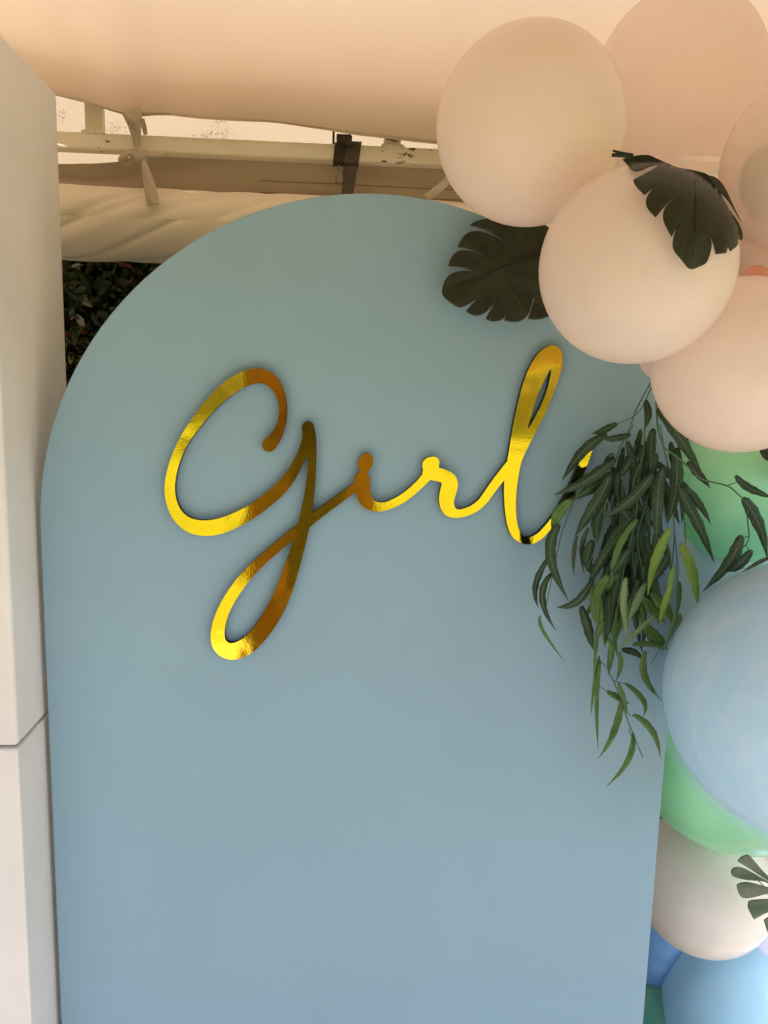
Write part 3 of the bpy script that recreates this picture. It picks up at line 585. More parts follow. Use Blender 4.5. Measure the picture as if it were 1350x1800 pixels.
# --- webbing strap with ring, round the rail
strap = tag(empty('webbing_strap', at(610, 300, 0.67)), 'dark olive webbing strap looped round the rail above the arch', 'strap')
def Z7(X, Y): return (540 + X / 9.643, 200 + Y / 9.643)
def wrap(px0, px1, lean, mat, off):
    """flat loop of webbing round the box rail"""
    b = MB()
    o = 0.0022 + off
    prof = [(RAIL_Y0 - o, rz1 + o), (RAIL_Y0 - o, rz0 - o), (RAIL_Y1 + o, rz0 - o), (RAIL_Y1 + o, rz1 + o)]
    a, c = at(px0, 270, RAIL_Y0).x, at(px1, 270, RAIL_Y0).x
    vs, fs = [], []
    for (y, z) in prof:
        s = (rz1 - z) * lean
        for x in (a - s, c - s):
            vs.append((x, y, z))
    for i in range(4):
        j = (i + 1) % 4
        fs.append((i * 2, i * 2 + 1, j * 2 + 1, j * 2))
    o_ = b.add(vs, fs).build('wrap', mat, strap, smooth=False)
    solid(o_, 0.002)
    bevel(o_, 0.002, 2)
wrap(588.5, 611, 0.10, M['webbing2'], 0.0)
wrap(609, 635, 0.14, M['webbing'], 0.003)
# rolled end of webbing above the rail
c0 = at(*Z7(610, 445), 0.664)
vs, fs = [], []
K = 34
for k in range(K + 1):
    a = -0.6 + k / K * 2 * math.pi * 1.35
    r = 0.0135 - 0.0035 * k / K
    for s in (-0.0175, 0.0190):
        vs.append((c0.x + s + 0.004 * (k / K), c0.y - r * math.cos(a), c0.z + r * math.sin(a)))
fs = [(2 * k, 2 * k + 1, 2 * k + 3, 2 * k + 2) for k in range(K)]
solid(MB().add(vs, fs).build('coiled_end', M['webbing2'], strap), 0.0022)
solid(band([(*Z7(447, 270), 0.69), (*Z7(447, 400), 0.69), (*Z7(445, 520), 0.685)], [4, 4, 4], 0.69, bow=0).build('inner_strap', M['webbing2'], strap), 0.002)
solid(band([(*Z7(725, 895), 0.674), (*Z7(722, 1000), 0.666), (*Z7(705, 1180), 0.655), (*Z7(680, 1370), 0.648), (*Z7(665, 1560), 0.645)], [24, 23.5, 22, 20, 19.5], 0.66, bow=0.002).build('hanging_strap', M['webbing'], strap), 0.002)
ring = [at(*Z7(*p), 0.672) for p in [(520, 900), (495, 1020), (485, 1150), (540, 1180), (620, 1185), (640, 1100), (600, 960), (545, 890), (520, 900)]]
MB().tube(ring, 0.0028, 7).build('buckle_ring', M['steel'], strap)

# ================================================================ blue arch panel
def arch_outline(r, h, n=64):
    p = [(-r, GZ + 0.005)]
    for k in range(n + 1):
        a = math.pi - math.pi * k / n
        p.append((r * math.cos(a), h - r + r * math.sin(a)))
    p.append((r, GZ + 0.005))
    return p
def extrude_poly(pts, y0, y1):
    n = len(pts)
    b = MB()
    vs = [(x, y0, z) for x, z in pts] + [(x, y1, z) for x, z in pts]
    fs = [tuple(range(n)), tuple(range(2 * n - 1, n - 1, -1))]
    fs += [(i, i + n, (i + 1) % n + n, (i + 1) % n) for i in range(n)]
    return b.add(vs, fs)
pan = extrude_poly(arch_outline(0.6, 2.0), 0.0, 0.022).build('arch_panel', M['panel'], smooth=False)
tag(pan, 'powder blue arched backdrop panel standing upright behind the gold word', 'backdrop panel')
bevel(pan, 0.0015, 2)
MB().tube([(0.0, 0.03, 1.2), (0.0, 0.45, GZ + 0.012)], 0.015, 8).build('support_leg', M['white'], pan)

# ================================================================ gold word
sign = tag(empty('word_sign', (0, -0.005, 1.4)), 'gold mirror-foil script word girl on the blue arch panel', 'sign')
def filled(name, depth, ext, mat, fill, parent, off=0.0):
    cu = bpy.data.curves.new(name, 'CURVE')
    cu.dimensions = '2D'
    cu.fill_mode = fill
    cu.extrude = ext
    cu.offset = off
    for loop in GIRL:
        s = cu.splines.new('POLY')
        s.points.add(len(loop) - 1)
        for p, (x, z) in zip(s.points, loop):
            p.co = (x, z, 0, 1)
        s.use_cyclic_u = True
    tmp = bpy.data.objects.new(name, cu)
    col.objects.link(tmp)
    dg = bpy.context.evaluated_depsgraph_get()
    me = bpy.data.meshes.new_from_object(tmp.evaluated_get(dg))
    bpy.data.objects.remove(tmp)
    me.transform(Matrix.Translation((0, depth, 0)) @ Matrix.Rotation(R(90), 4, 'X'))
    me.materials.clear()
    me.materials.append(mat)
    me.name = name
    return link(name, me, parent)
filled('backing_board', -0.0077, 0.0070, M['black'], 'BOTH', sign)
filled('gold_face', -0.0152, 0.0, M['gold'], 'BOTH', sign)

# ================================================================ white box columns at the left
BX1, BX0, BY0, BY1, BJ, BT = -0.610, -1.03, -0.118, 0.203, 1.033, 2.208
for z0, z1, lab in ((GZ + 0.004, BJ - 0.0022, 'lower white painted box of the column at the left edge'), (BJ + 0.0022, BT, 'upper white painted box of the column, reaching above the arch')):
    o = MB().box((BX0, BY0, z0), (BX1, BY1, z1)).build('box_column', M['white'], smooth=False)
    bevel(o, 0.008 if z0 > 0.5 else 0.004, 3)
    tag(o, lab, 'plinth', 'white boxes stacked into a column')

# ================================================================ balloons
def balloon_mesh(name, mat, seg=56, rings=40):
    b = MB()
    vs, fs = [], []
    for j in range(rings + 1):
        ph = math.pi * j / rings
        r, z = math.sin(ph), math.cos(ph)
        if z < 0:
            k = -z
            z = -k * (1 + 0.14 * k ** 2)
            r *= 1 - 0.10 * k ** 3
        r = max(r, 0.035)
        for i in range(seg):
            a = 2 * math.pi * i / seg
            vs.append((r * math.cos(a), r * math.sin(a), z))
    for j in range(rings):
        for i in range(seg):
            fs.append((j * seg + i, j * seg + (i + 1) % seg, (j + 1) * seg + (i + 1) % seg, (j + 1) * seg + i)[::-1])
    fs.append(tuple(range(seg)))
    return b.add(vs, fs).mesh(name, mat)
def knot_mesh(mat):
    b = MB()
    prof = [(0.034, -1.12), (0.040, -1.155), (0.060, -1.18), (0.062, -1.20), (0.035, -1.22), (0.045, -1.25), (0.085, -1.29), (0.080, -1.295), (0.02, -1.25)]
    n = 14
    vs = [(r * math.cos(2 * math.pi * i / n), r * math.sin(2 * math.pi * i / n), z) for r, z in prof for i in range(n)]
    fs = [(j * n + i, j * n + (i + 1) % n, (j + 1) * n + (i + 1) % n, (j + 1) * n + i)[::-1] for j in range(len(prof) - 1) for i in range(n)]
    return b.add(vs, fs).mesh('knot', mat)
BM = {}
LX = dict(
    beige=latex('beige_latex', (0.95, 0.85, 0.79), 0.46, clear=0.12),
    beige_clear=latex('thin_beige_latex', (0.95, 0.83, 0.77), 0.42, clear=0.22),
    pink=latex('blush_latex', (0.97, 0.85, 0.80), 0.44, clear=0.06),
    peach=latex('peach_latex', (1.0, 0.88, 0.82), 0.60, clear=0.45),
    coral=latex('coral_latex', (0.88, 0.46, 0.36), 0.30),
    mint=latex('mint_latex', (0.50, 0.98, 0.68), 0.25),
    teal=latex('teal_latex', (0.10, 0.36, 0.28), 0.25),
    pearl=latex('pearl_latex', (0.95, 0.91, 0.86), 0.30),
    blue=latex('sky_blue_latex', (0.50, 0.82, 1.0), 0.18),
    deep=latex('deep_blue_latex', (0.20, 0.44, 0.76), 0.25),
    haze=latex('grey_blue_latex', (0.62, 0.74, 0.80), 0.45),
    lilac=latex('pale_lilac_latex', (0.92, 0.88, 0.95), 0.45),
    inner=latex('inner_blue_latex', (0.55, 0.80, 1.0), 0.10, rough=0.3, gloss_streaks=(0.68, 0.85, 1.0)),
    shell=latex('clear_white_latex', (0.78, 0.92, 1.0), 0.3, clear=0.86, rough=0.06, spec=1.0),
)
BALL = {}
def balloon(key, px, py, rpx, Y, mat, label, neck=(0.3, 1.0, -0.2), group='balloons of the garland', yscale=1.0):
    c = at(px, py, Y)
    depth = (c - CAM).dot(fw)
    r = rpx * depth / FPX
    if mat not in BM:
        BM[mat] = (balloon_mesh('balloon', LX[mat]), knot_mesh(LX[mat]))
    o = bpy.data.objects.new('balloon', BM[mat][0])
    k = bpy.data.objects.new('knot', BM[mat][1])
    q = (-Vector(neck)).to_track_quat('Z', 'Y')
    o.rotation_euler = q.to_euler()
    o.location = c
    o.scale = (r, r, r * yscale)
    col.objects.link(o)
    col.objects.link(k)
    k.parent = o
    tag(o, label, 'balloon', group)
    BALL[key] = (c, r)
    return o
balloon('b1', 931, 224, 164, -0.19, 'beige', 'large beige balloon in front of the canvas, topmost left of the garland', (0.5, 1, -0.5))
balloon('b2', 1192, 150, 146, 0.08, 'peach', 'peach balloon at the top, behind the large beige one', (0.1, 0.6, -1), yscale=1.05)
balloon('b3', 1440, 292, 164, -0.16, 'beige_clear', 'thin beige balloon at the top right edge with a leaf showing through', (0.4, 1, -0.2))
balloon('b5', 1117, 470, 167, -0.33, 'beige', 'beige balloon under the draped dark leaf, beside the top of letter l', (0.4, 1, 0.2))
balloon('b6', 1303, 643, 152, -0.26, 'pink', 'blush balloon at the right above the hanging willow leaves', (0.3, 1, 0.2))
balloon('b7', 1385, 425, 95, -0.10, 'pink', 'small blush balloon between the two leaves at the right edge', (-0.2, 1, -0.3))
balloon('b7b', 1300, 400, 90, 0.02, 'peach', 'small peach balloon filling the gap behind the draped leaf', (0.2, 1, 0))
balloon('b7c', 1328, 494, 27, -0.20, 'coral', 'tiny coral balloon barely showing in the gap above the blush balloon', (0.2, 1, 0))
balloon('b6b', 1165, 628, 40, -0.10, 'peach', 'small peach balloon peeping out between the beige and blush balloons', (0.3, 1, 0.2))
balloon('b8', 1308, 860, 128, 0.11, 'mint', 'mint green balloon behind the willow sprig, under the blush balloon', (0.2, 1, 0.1))
balloon('b8b', 1258, 1000, 105, 0.24, 'haze', 'grey blue balloon just below the upper mint balloon', (0.2, 1, 0.1))
balloon('b10', 1290, 1310, 180, 0.21, 'mint', 'mint green balloon below the big blue one, tucked behind the panel edge', (0.2, 1, 0.3))
balloon('b11', 1236, 1552, 118, 0.30, 'pearl', 'pearl white balloon beside the small grey green leaf', (0.3, 1, 0.3))
balloon('b12', 1300, 1792, 137, 0.37, 'blue', 'sky blue balloon in the bottom right corner', (0.2, 1, 0.4))
balloon('b13', 1150, 1662, 85, 0.57, 'deep', 'deep blue balloon under the pearl one, behind the panel edge', (0.4, 1, 0.1))
balloon('b14', 1150, 1800, 95, 0.47, 'teal', 'dark teal balloon at the bottom beside the panel edge', (0.4, 1, 0.1))
balloon('b15', 1392, 1510, 88, 0.30, 'pink', 'blush balloon at the right edge above the grey green leaf', (0.2, 1, 0))
balloon('b16', 1392, 1690, 85, 0.40, 'lilac', 'pale lilac balloon at the right edge above the sky blue one', (0.2, 1, 0))
# unseen balloons added beyond the right edge to block light from the right
for i, (x, y, z, r, mt, lb) in enumerate([(1.22, -0.22, 1.95, 0.21, 'beige', 'unseen beige balloon added at the right to block light, high up'),
                                          (1.20, -0.36, 1.02, 0.22, 'pearl', 'unseen pearl balloon added at the right to shape the light, at waist height'), (1.02, -0.02, 2.20, 0.19, 'peach', 'unseen peach balloon added at the right to block light, at the very top')]):
    o = balloon('x%d' % i, 675, 900, 100, 0, mt, lb, (0.2, 1, 0.1))
    o.location = (x, y, z)
    o.scale = (r, r, r)
# the big double-skinned balloon
c = at(1420, 1234, -0.22)
rb = 254 * (c - CAM).dot(fw) / FPX
big = tag(empty('balloon', c), 'big glossy blue double-layered balloon at the right edge', 'balloon', 'balloons of the garland')
for nm, mt, s, off in (('outer_skin', 'shell', 1.0, (0, 0, 0)), ('inner_balloon', 'inner', 0.965, (0.004, 0, 0.006))):
    o = bpy.data.objects.new(nm, balloon_mesh(nm, LX[mt]))
    o.rotation_euler = (-Vector((0.5, 1, 0.1))).to_track_quat('Z', 'Y').to_euler()
    o.scale = (rb * s,) * 3
    o.location = off
    o.parent = big
    col.objects.link(o)
    k = bpy.data.objects.new('knot', knot_mesh(LX[mt]))
    k.parent = o
    col.objects.link(k)

# ================================================================ monstera leaves
def sheet(name, poly, depth, mat, cx, cy, thick=0.0008, step=6.0):
    """leaf cut along a traced outline, bent by depth(px, py)"""
    n = len(poly)
    pts = [Vector(p) for p in poly]
    x0, x1 = min(p[0] for p in poly), max(p[0] for p in poly)
    y0, y1 = min(p[1] for p in poly), max(p[1] for p in poly)
    extra = []
    j = y0 + step / 2
    row = 0
    while j < y1:
        i = x0 + step / 2 + (step / 2 if row % 2 else 0)
        while i < x1:
            extra.append(Vector((i, j)))
            i += step
        j += step
        row += 1
    v, e, f, _, _, _ = delaunay_2d_cdt(pts + extra, [], [list(range(n))], 1, 1e-5)
    b = MB()
    R0 = max(math.hypot(p[0] - cx, p[1] - cy) for p in poly)
    uv = []
    for q in v:
        a = math.atan2(q.y - cy, q.x - cx)
        uv.append(((a / (2 * math.pi) * 9) % 1.0, math.hypot(q.x - cx, q.y - cy) / R0))
    b.add([at(q.x, q.y, depth(q.x, q.y)) for q in v], [tuple(t) for t in f], uv)
    o = b.build(name, mat)
    solid(o, thick)
    return o
def conv(pts, ox, oy, s):
    return [(ox + x / s, oy + y / s) for x, y in pts]
def smooth_poly(p, n=3, keep=70):
    """round the outline between sharp tips"""
    N = len(p)
    out = []
    P = [Vector(q) for q in p]
    for i in range(N):
        a, b, c, d = P[i - 1], P[i], P[(i + 1) % N], P[(i + 2) % N]
        sharp_b = (b - a).angle(c - b, 0) > R(keep)
        sharp_c = (c - b).angle(d - c, 0) > R(keep)
        ta = (c - b) if sharp_b else (c - a) * 0.5
        tb = (c - b) if sharp_c else (d - b) * 0.5
        for k in range(n):
            t = k / n
            h = (2 * t ** 3 - 3 * t * t + 1) * b + (t ** 3 - 2 * t * t + t) * ta + (-2 * t ** 3 + 3 * t * t) * c + (t ** 3 - t * t) * tb
            out.append((h.x, h.y))
    return out
L1 = conv([(730, 320), (600, 236), (445, 188), (500, 150), (640, 120), (850, 110), (1020, 120), (1230, 280), (1280, 600), (1270, 850), (1200, 990), (1150, 1025), (1060, 1048), (975, 1043),
           (1005, 950), (1040, 840), (1022, 870), (980, 1000), (910, 1060), (830, 1070), (757, 1055), (775, 1015), (745, 1045), (700, 1062), (640, 1065), (588, 1040), (630, 965), (672, 880), (640, 930), (580, 990), (510, 1012), (450, 1000), (408, 970), (450, 925), (505, 862), (420, 915), (340, 935), (240, 870), (192, 810), (205, 720), (250, 650), (330, 610), (475, 604),
           (380, 572), (248, 560), (270, 490), (320, 432), (390, 415), (480, 430), (595, 476), (430, 402), (333, 388), (370, 310), (430, 255), (510, 238), (610, 262), (710, 315), (775, 375)], 740, 360, 5.192)
def d1(x, y):
    cx, cy = 878, 474
    d = math.hypot(x - cx, y - cy)
    a = math.atan2(y - cy, x - cx)
    return -0.030 - 0.00010 * d + 0.0025 * math.cos(a * 9) * min(1, d / 80) - 0.012 * math.exp(-d / 40)
leaf1 = tag(sheet('monstera_leaf', smooth_poly(L1), d1, M['monstera'], 878, 474), 'dark monstera leaf lying on the blue panel under the large beige balloon', 'leaf', 'artificial monstera leaves')
MB().tube([at(x, y, d1(x, y) - 0.002) for x, y in [(800, 505), (840, 490), (878, 474), (920, 458), (980, 440)]], [0.0008, 0.0014, 0.002, 0.0022, 0.0024], 6).build('midrib', M['monstera'], leaf1)
L2 = conv([(300, 240), (430, 228), (540, 275), (660, 325), (780, 345), (900, 385), (960, 480), (1050, 640), (1120, 740), (1155, 830), (1148, 885), (1122, 868), (1115, 920), (1062, 967), (1042, 930), (1030, 980), (950, 988), (925, 890), (878, 755), (915, 880), (912, 960), (880, 1050), (820, 1085), (750, 1102), (690, 1035), (630, 960), (622, 890), (650, 790), (715, 682), (660, 770), (612, 855), (560, 760), (545, 690), (570, 620), (663, 518), (570, 610), (490, 707), (430, 640), (415, 580), (440, 520), (500, 450), (590, 398), (500, 455), (405, 535), (350, 480), (320, 430), (335, 410), (420, 365), (502, 318), (500, 300), (430, 320), (380, 345), (320, 350), (270, 300), (235, 262)], 1040, 220, 4.355)
def on_ball(key, lift=0.006, back=0.10):
    c, r = BALL[key]
    def f(x, y):
        d = ray(x, y).normalized()
        oc = CAM - c
        b = oc.dot(d)
        disc = b * b - oc.dot(oc) + r * r
        if disc > 0:
            p = CAM + d * (-b - math.sqrt(disc) * 1.0)
            yy = p.y - lift
            return min(yy, c.y - r * 0.25)
        return c.y - r * 0.25
    return f
f5 = on_ball('b5', 0.008)
def d2(x, y):
    ridge = abs((x - 1150) * 0.55 - (y - 280))
    return f5(x, y) - 0.012 + 0.0018 * math.sin(x * 0.11 + y * 0.05)
leaf2 = tag(sheet('monstera_leaf', smooth_poly(L2), d2, M['monstera'], 1222, 315, step=5), 'dark monstera leaf draped over the beige balloon beside the arch top', 'leaf', 'artificial monstera leaves')
L2b = conv([(880, 382), (940, 395), (1000, 450), (1040, 520), (1080, 610), (1145, 742), (1090, 650), (1040, 575), (960, 492)], 1040, 220, 4.355)
lobe = sheet('back_lobe', smooth_poly(L2b), lambda x, y: f5(1255, 340) + 0.03 + (x - 1240) * 0.0006, M['monstera'], 1222, 315, step=4)
lobe.parent = leaf2
MB().tube([at(x, y, f5(1150, 340) + 0.0) for x, y in [(1077, 264.5), (1095, 270), (1112, 274)]], [0.0012, 0.002, 0.003], 6).build('lobe_tip', M['monstera'], leaf2)
MB().tube([at(x, y, f5(1150, 340) + 0.0) for x, y in [(1076, 272.5), (1095, 273), (1110, 275)]], [0.0022, 0.0026, 0.003], 6).build('lobe_tip', M['monstera'], leaf2)
MB().tube([at(x, y, d2(x, y) - 0.0016) for x, y in [(1222, 318), (1224, 350), (1223, 400), (1219, 450)]], [0.0018, 0.0014, 0.001, 0.0006], 6).build('midrib', M['monstera'], leaf2)
# grey-green leaf at the lower right
L3 = conv([(985, 655), (1010, 625), (1060, 610), (1100, 648), (1160, 718), (1230, 790), (1330, 700), (1450, 640), (1560, 800), (1600, 1000), (1500, 1200), (1330, 1250), (1230, 1190), (1200, 1160), (1170, 1070), (1200, 1048), (1290, 1000), (1200, 1015), (1100, 1065), (1062, 990), (1060, 955), (1085, 928), (1290, 915), (1200, 885), (1100, 908), (1020, 912), (990, 870), (980, 820), (1010, 805), (1080, 805), (1260, 855), (1180, 802), (1050, 788), (960, 765), (940, 730), (960, 700), (1020, 700), (1110, 745), (1240, 820)], 1050, 1350, 4.0)
def d3(x, y): return -0.065 + 0.0004 * (x - 1340) + 0.004 * math.sin(y * 0.12)
leaf3 = tag(sheet('monstera_leaf', smooth_poly(L3), d3, M['monstera2'], 1375, 1575, step=5), 'grey green monstera leaf at the right edge in front of the pearl balloon', 'leaf', 'artificial monstera leaves')
MB().tube([at(x, y, d3(x, y) - 0.0016) for x, y in [(1330, 1545), (1355, 1570), (1390, 1590)]], [0.0008, 0.0014, 0.002], 6).build('midrib', M['monstera2'], leaf3)
# leaf seen through the thin balloon
L4 = [(1287, 340), (1286, 310), (1296, 280), (1318, 260), (1345, 250), (1400, 246), (1450, 290), (1450, 370), (1400, 400), (1362, 392), (1344, 382), (1330, 330), (1336, 382), (1318, 385), (1304, 375), (1300, 330), (1298, 364), (1291, 352)]
leaf4 = tag(sheet('monstera_leaf', smooth_poly([(x + 13 + (340 - y) * 0.05, y) for x, y in L4]), lambda x, y: -0.165, M['monstera2'], 1420, 330, step=6), 'monstera leaf showing faintly through the thin balloon at the right edge', 'leaf', 'artificial monstera leaves')
MB().tube([at(x, y, -0.167) for x, y in [(1330, 320), (1370, 325), (1420, 330)]], [0.0008, 0.0014, 0.002], 6).build('midrib', M['monstera2'], leaf4)
L5 = [(1336, 796), (1340, 789), (1370, 780), (1420, 790), (1430, 850), (1380, 840), (1356, 812), (1346, 809)]
leaf5 = tag(sheet('monstera_leaf', smooth_poly(L5), lambda x, y: -0.07, M['monstera'], 1420, 800, step=6), 'tip of a dark leaf under the blush balloon at the right edge', 'leaf', 'artificial monstera leaves')
MB().tube([at(x, y, -0.0715) for x, y in [(1345, 798), (1380, 800), (1420, 806)]], [0.0008, 0.0014, 0.002], 6).build('midrib', M['monstera'], leaf5)

# ================================================================ willow spray
A = lambda x, y: (900 + x / 3, 620 + y / 3)
B = lambda x, y: (900 + x / 3, 1000 + y / 3)
willow = tag(empty('willow_spray', at(1150, 660, -0.08)), 'hanging spray of artificial willow leaves right of the gold word', 'foliage spray')
def willow_leaf(p0, p1, p2, w, Y, mat, curl=0.0):
    n = 9
    b = MB()
    vs, uv = [], []
    p0, p1, p2 = Vector(p0), Vector(p1), Vector(p2)
    pc = p1 * 2 - (p0 + p2) * 0.5
    tw = random.uniform(-0.5, 0.5)
    ph = random.random() * 6
    for i in range(n + 1):
        t = i / n
        c = p0 * (1 - t) ** 2 + pc * 2 * t * (1 - t) + p2 * t * t
        d = ((pc - p0) * (1 - t) + (p2 - pc) * t)
        nr = Vector((-d.y, d.x)).normalized()
        c = c + nr * (w * 0.38 * math.sin(t * 5.2 + ph) * t * (1.25 - t))
        ww = w * (math.sin(math.pi * min(1, t * 1.15 + 0.06)) ** 0.6 if t < 0.45 else max(0.04, (1 - ((t - 0.45) / 0.55) ** 1.7)))
        yy = Y + curl * (t - 0.5) + 0.004 * math.sin(t * 5 + ph)
        for k, s in enumerate((-1, -0.5, 0, 0.5, 1)):
            ser = 1 + (0.09 if i % 2 else -0.05) * (abs(s) == 1)
            q = c + nr * s * ww * ser
            dep = yy + (0.0035 * abs(s) + tw * s * 0.006) * (ww / 14)
            vs.append(at(q.x, q.y, dep))
            uv.append((k / 4, t))
    fs = [(i * 5 + k, i * 5 + k + 1, (i + 1) * 5 + k + 1, (i + 1) * 5 + k) for i in range(n) for k in range(4)]
    return solid(b.add(vs, fs, uv).build('leaf', mat, willow), 0.0005)
D_, M_, G_, P_ = 'willow', 'willow_mid', 'willow_light', 'willow_pale'
WL = [  # base, middle, tip, half width, material, depth  (pixels of two enlargements of the photograph)
    (A, 765, 295, 890, 455, 1005, 638, 42, D_, -.115), (A, 705, 250, 715, 325, 700, 405, 27, D_, -.10), (A, 745, 400, 735, 500, 725, 620, 33, D_, -.11), (A, 555, 372, 490, 405, 418, 425, 24, D_, -.09), (A, 626, 430, 540, 452, 455, 440, 24, D_, -.105),
    (A, 500, 425, 370, 530, 260, 674, 35, D_, -.09), (A, 530, 530, 505, 580, 470, 640, 26, D_, -.10), (A, 548, 560, 400, 665, 223, 752, 38, D_, -.115), (A, 540, 630, 420, 710, 290, 785, 36, D_, -.085), (A, 520, 640, 440, 800, 330, 975, 45, D_, -.095),
    (A, 630, 548, 600, 610, 572, 665, 20, D_, -.10), (A, 805, 600, 765, 780, 762, 1015, 44, D_, -.12), (A, 742, 640, 630, 765, 470, 882, 38, D_, -.13), (A, 870, 500, 862, 700, 820, 905, 45, D_, -.105), (A, 880, 700, 965, 880, 1068, 1105, 40, D_, -.125),
    (A, 905, 705, 985, 790, 1046, 906, 27, D_, -.11), (A, 310, 775, 240, 860, 212, 955, 36, M_, -.10), (A, 250, 905, 205, 1060, 297, 1310, 38, D_, -.11), (A, 500, 790, 450, 900, 448, 1015, 42, D_, -.09), (A, 565, 825, 605, 880, 600, 965, 40, D_, -.085),
    (A, 622, 870, 505, 1050, 395, 1235, 42, D_, -.11), (A, 660, 880, 555, 1040, 527, 1240, 24, M_, -.125), (A, 345, 965, 325, 1060, 330, 1182, 14, D_, -.08), (A, 405, 925, 370, 1020, 380, 1162, 17, D_, -.08), (A, 192, 1080, 128, 1220, 138, 1345, 22, D_, -.09),
    (A, 208, 1165, 160, 1290, 232, 1465, 24, D_, -.10), (A, 705, 965, 725, 1050, 748, 1135, 28, D_, -.10), (A, 835, 925, 765, 1080, 714, 1282, 35, G_, -.135), (A, 890, 1005, 945, 1150, 988, 1353, 38, G_, -.13), (A, 850, 1128, 825, 1270, 780, 1440, 20, G_, -.14),
    (A, 602, 1185, 590, 1330, 615, 1530, 25, P_, -.135), (A, 430, 1190, 340, 1310, 235, 1343, 28, D_, -.10), (A, 882, 1205, 882, 1285, 876, 1365, 18, M_, -.11), (A, 705, 1215, 655, 1320, 600, 1430, 28, P_, -.115), (A, 430, 1225, 440, 1330, 452, 1445, 40, M_, -.11),
    (A, 622, 1035, 560, 1120, 528, 1185, 38, D_, -.12), (A, 510, 1175, 460, 1250, 438, 1335, 34, M_, -.12), (A, 430, 990, 398, 1080, 440, 1185, 38, D_, -.085), (A, 685, 1285, 750, 1365, 808, 1425, 32, M_, -.09), (A, 825, 1060, 780, 1150, 715, 1235, 33, D_, -.11),
    (A, 1178, 648, 1262, 720, 1380, 768, 28, D_, -.14), (A, 1215, 768, 1290, 880, 1345, 1090, 44, D_, -.15), (A, 1208, 962, 1150, 1090, 1008, 1262, 42, D_, -.17), (A, 1265, 1042, 1205, 1110, 1135, 1155, 34, D_, -.165), (A, 1370, 1078, 1290, 1112, 1213, 1156, 14, D_, -.20),
    (B, 152, 245, 165, 330, 277, 487, 12, M_, -.10), (B, 460, 460, 432, 620, 418, 772, 13, M_, -.09), (B, 466, 480, 448, 700, 453, 955, 15, M_, -.10), (B, 575, 695, 545, 840, 455, 998, 25, M_, -.11), (B, 637, 862, 615, 1000, 500, 1147, 21, M_, -.11),
    (B, 595, 603, 690, 690, 690, 778, 20, M_, -.11), (B, 640, 768, 735, 850, 782, 998, 23, M_, -.105), (B, 500, 648, 560, 680, 622, 712, 22, M_, -.09), (B, 560, 600, 590, 690, 610, 762, 18, M_, -.11), (B, 762, 238, 665, 325, 550, 432, 18, P_, -.13),
    (B, 705, 435, 700, 560, 792, 698, 25, M_, -.10), (B, 872, 178, 845, 320, 780, 452, 15, M_, -.12), (B, 885, 235, 870, 360, 818, 472, 24, M_, -.10), (B, 705, 295, 760, 370, 822, 425, 42, M_, -.085), (B, 635, 402, 720, 395, 805, 432, 20, M_, -.09),
    (B, 578, 425, 640, 440, 692, 478, 24, D_, -.08), (B, 365, 195, 400, 320, 432, 425, 34, D_, -.075), (B, 440, 95, 455, 220, 470, 355, 42, M_, -.10), (B, 515, 125, 510, 250, 500, 375, 38, D_, -.09), (B, 512, 365, 525, 450, 508, 565, 20, M_, -.10),
    (B, 562, 435, 572, 510, 548, 595, 18, M_, -.10), (B, 472, 285, 445, 390, 430, 572, 15, M_, -.105), (B, 665, 55, 645, 150, 615, 235, 28, D_, -.09), (B, 735, 125, 800, 200, 855, 305, 40, M_, -.085), (B, 850, 60, 800, 190, 782, 310, 16, G_, -.14),
]
for f, x0, y0, x1, y1, x2, y2, w, mt, Y in WL:
    willow_leaf(f(x0, y0), f(x1, y1), f(x2, y2), w / 3 * 0.76, Y, M[mt], random.uniform(-0.02, 0.02))
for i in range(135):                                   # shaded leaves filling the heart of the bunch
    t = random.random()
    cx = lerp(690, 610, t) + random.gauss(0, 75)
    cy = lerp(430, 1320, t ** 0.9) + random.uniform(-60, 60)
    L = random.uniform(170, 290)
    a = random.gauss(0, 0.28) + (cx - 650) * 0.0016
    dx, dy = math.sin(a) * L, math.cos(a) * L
    willow_leaf(A(cx, cy), A(cx + dx * 0.5 + random.uniform(-18, 18), cy + dy * 0.5), A(cx + dx, cy + dy), random.uniform(11, 24) / 3, random.uniform(-.09, -.03), M[D_ if random.random() < 0.72 or cy < 900 else M_], random.uniform(-0.02, 0.02))
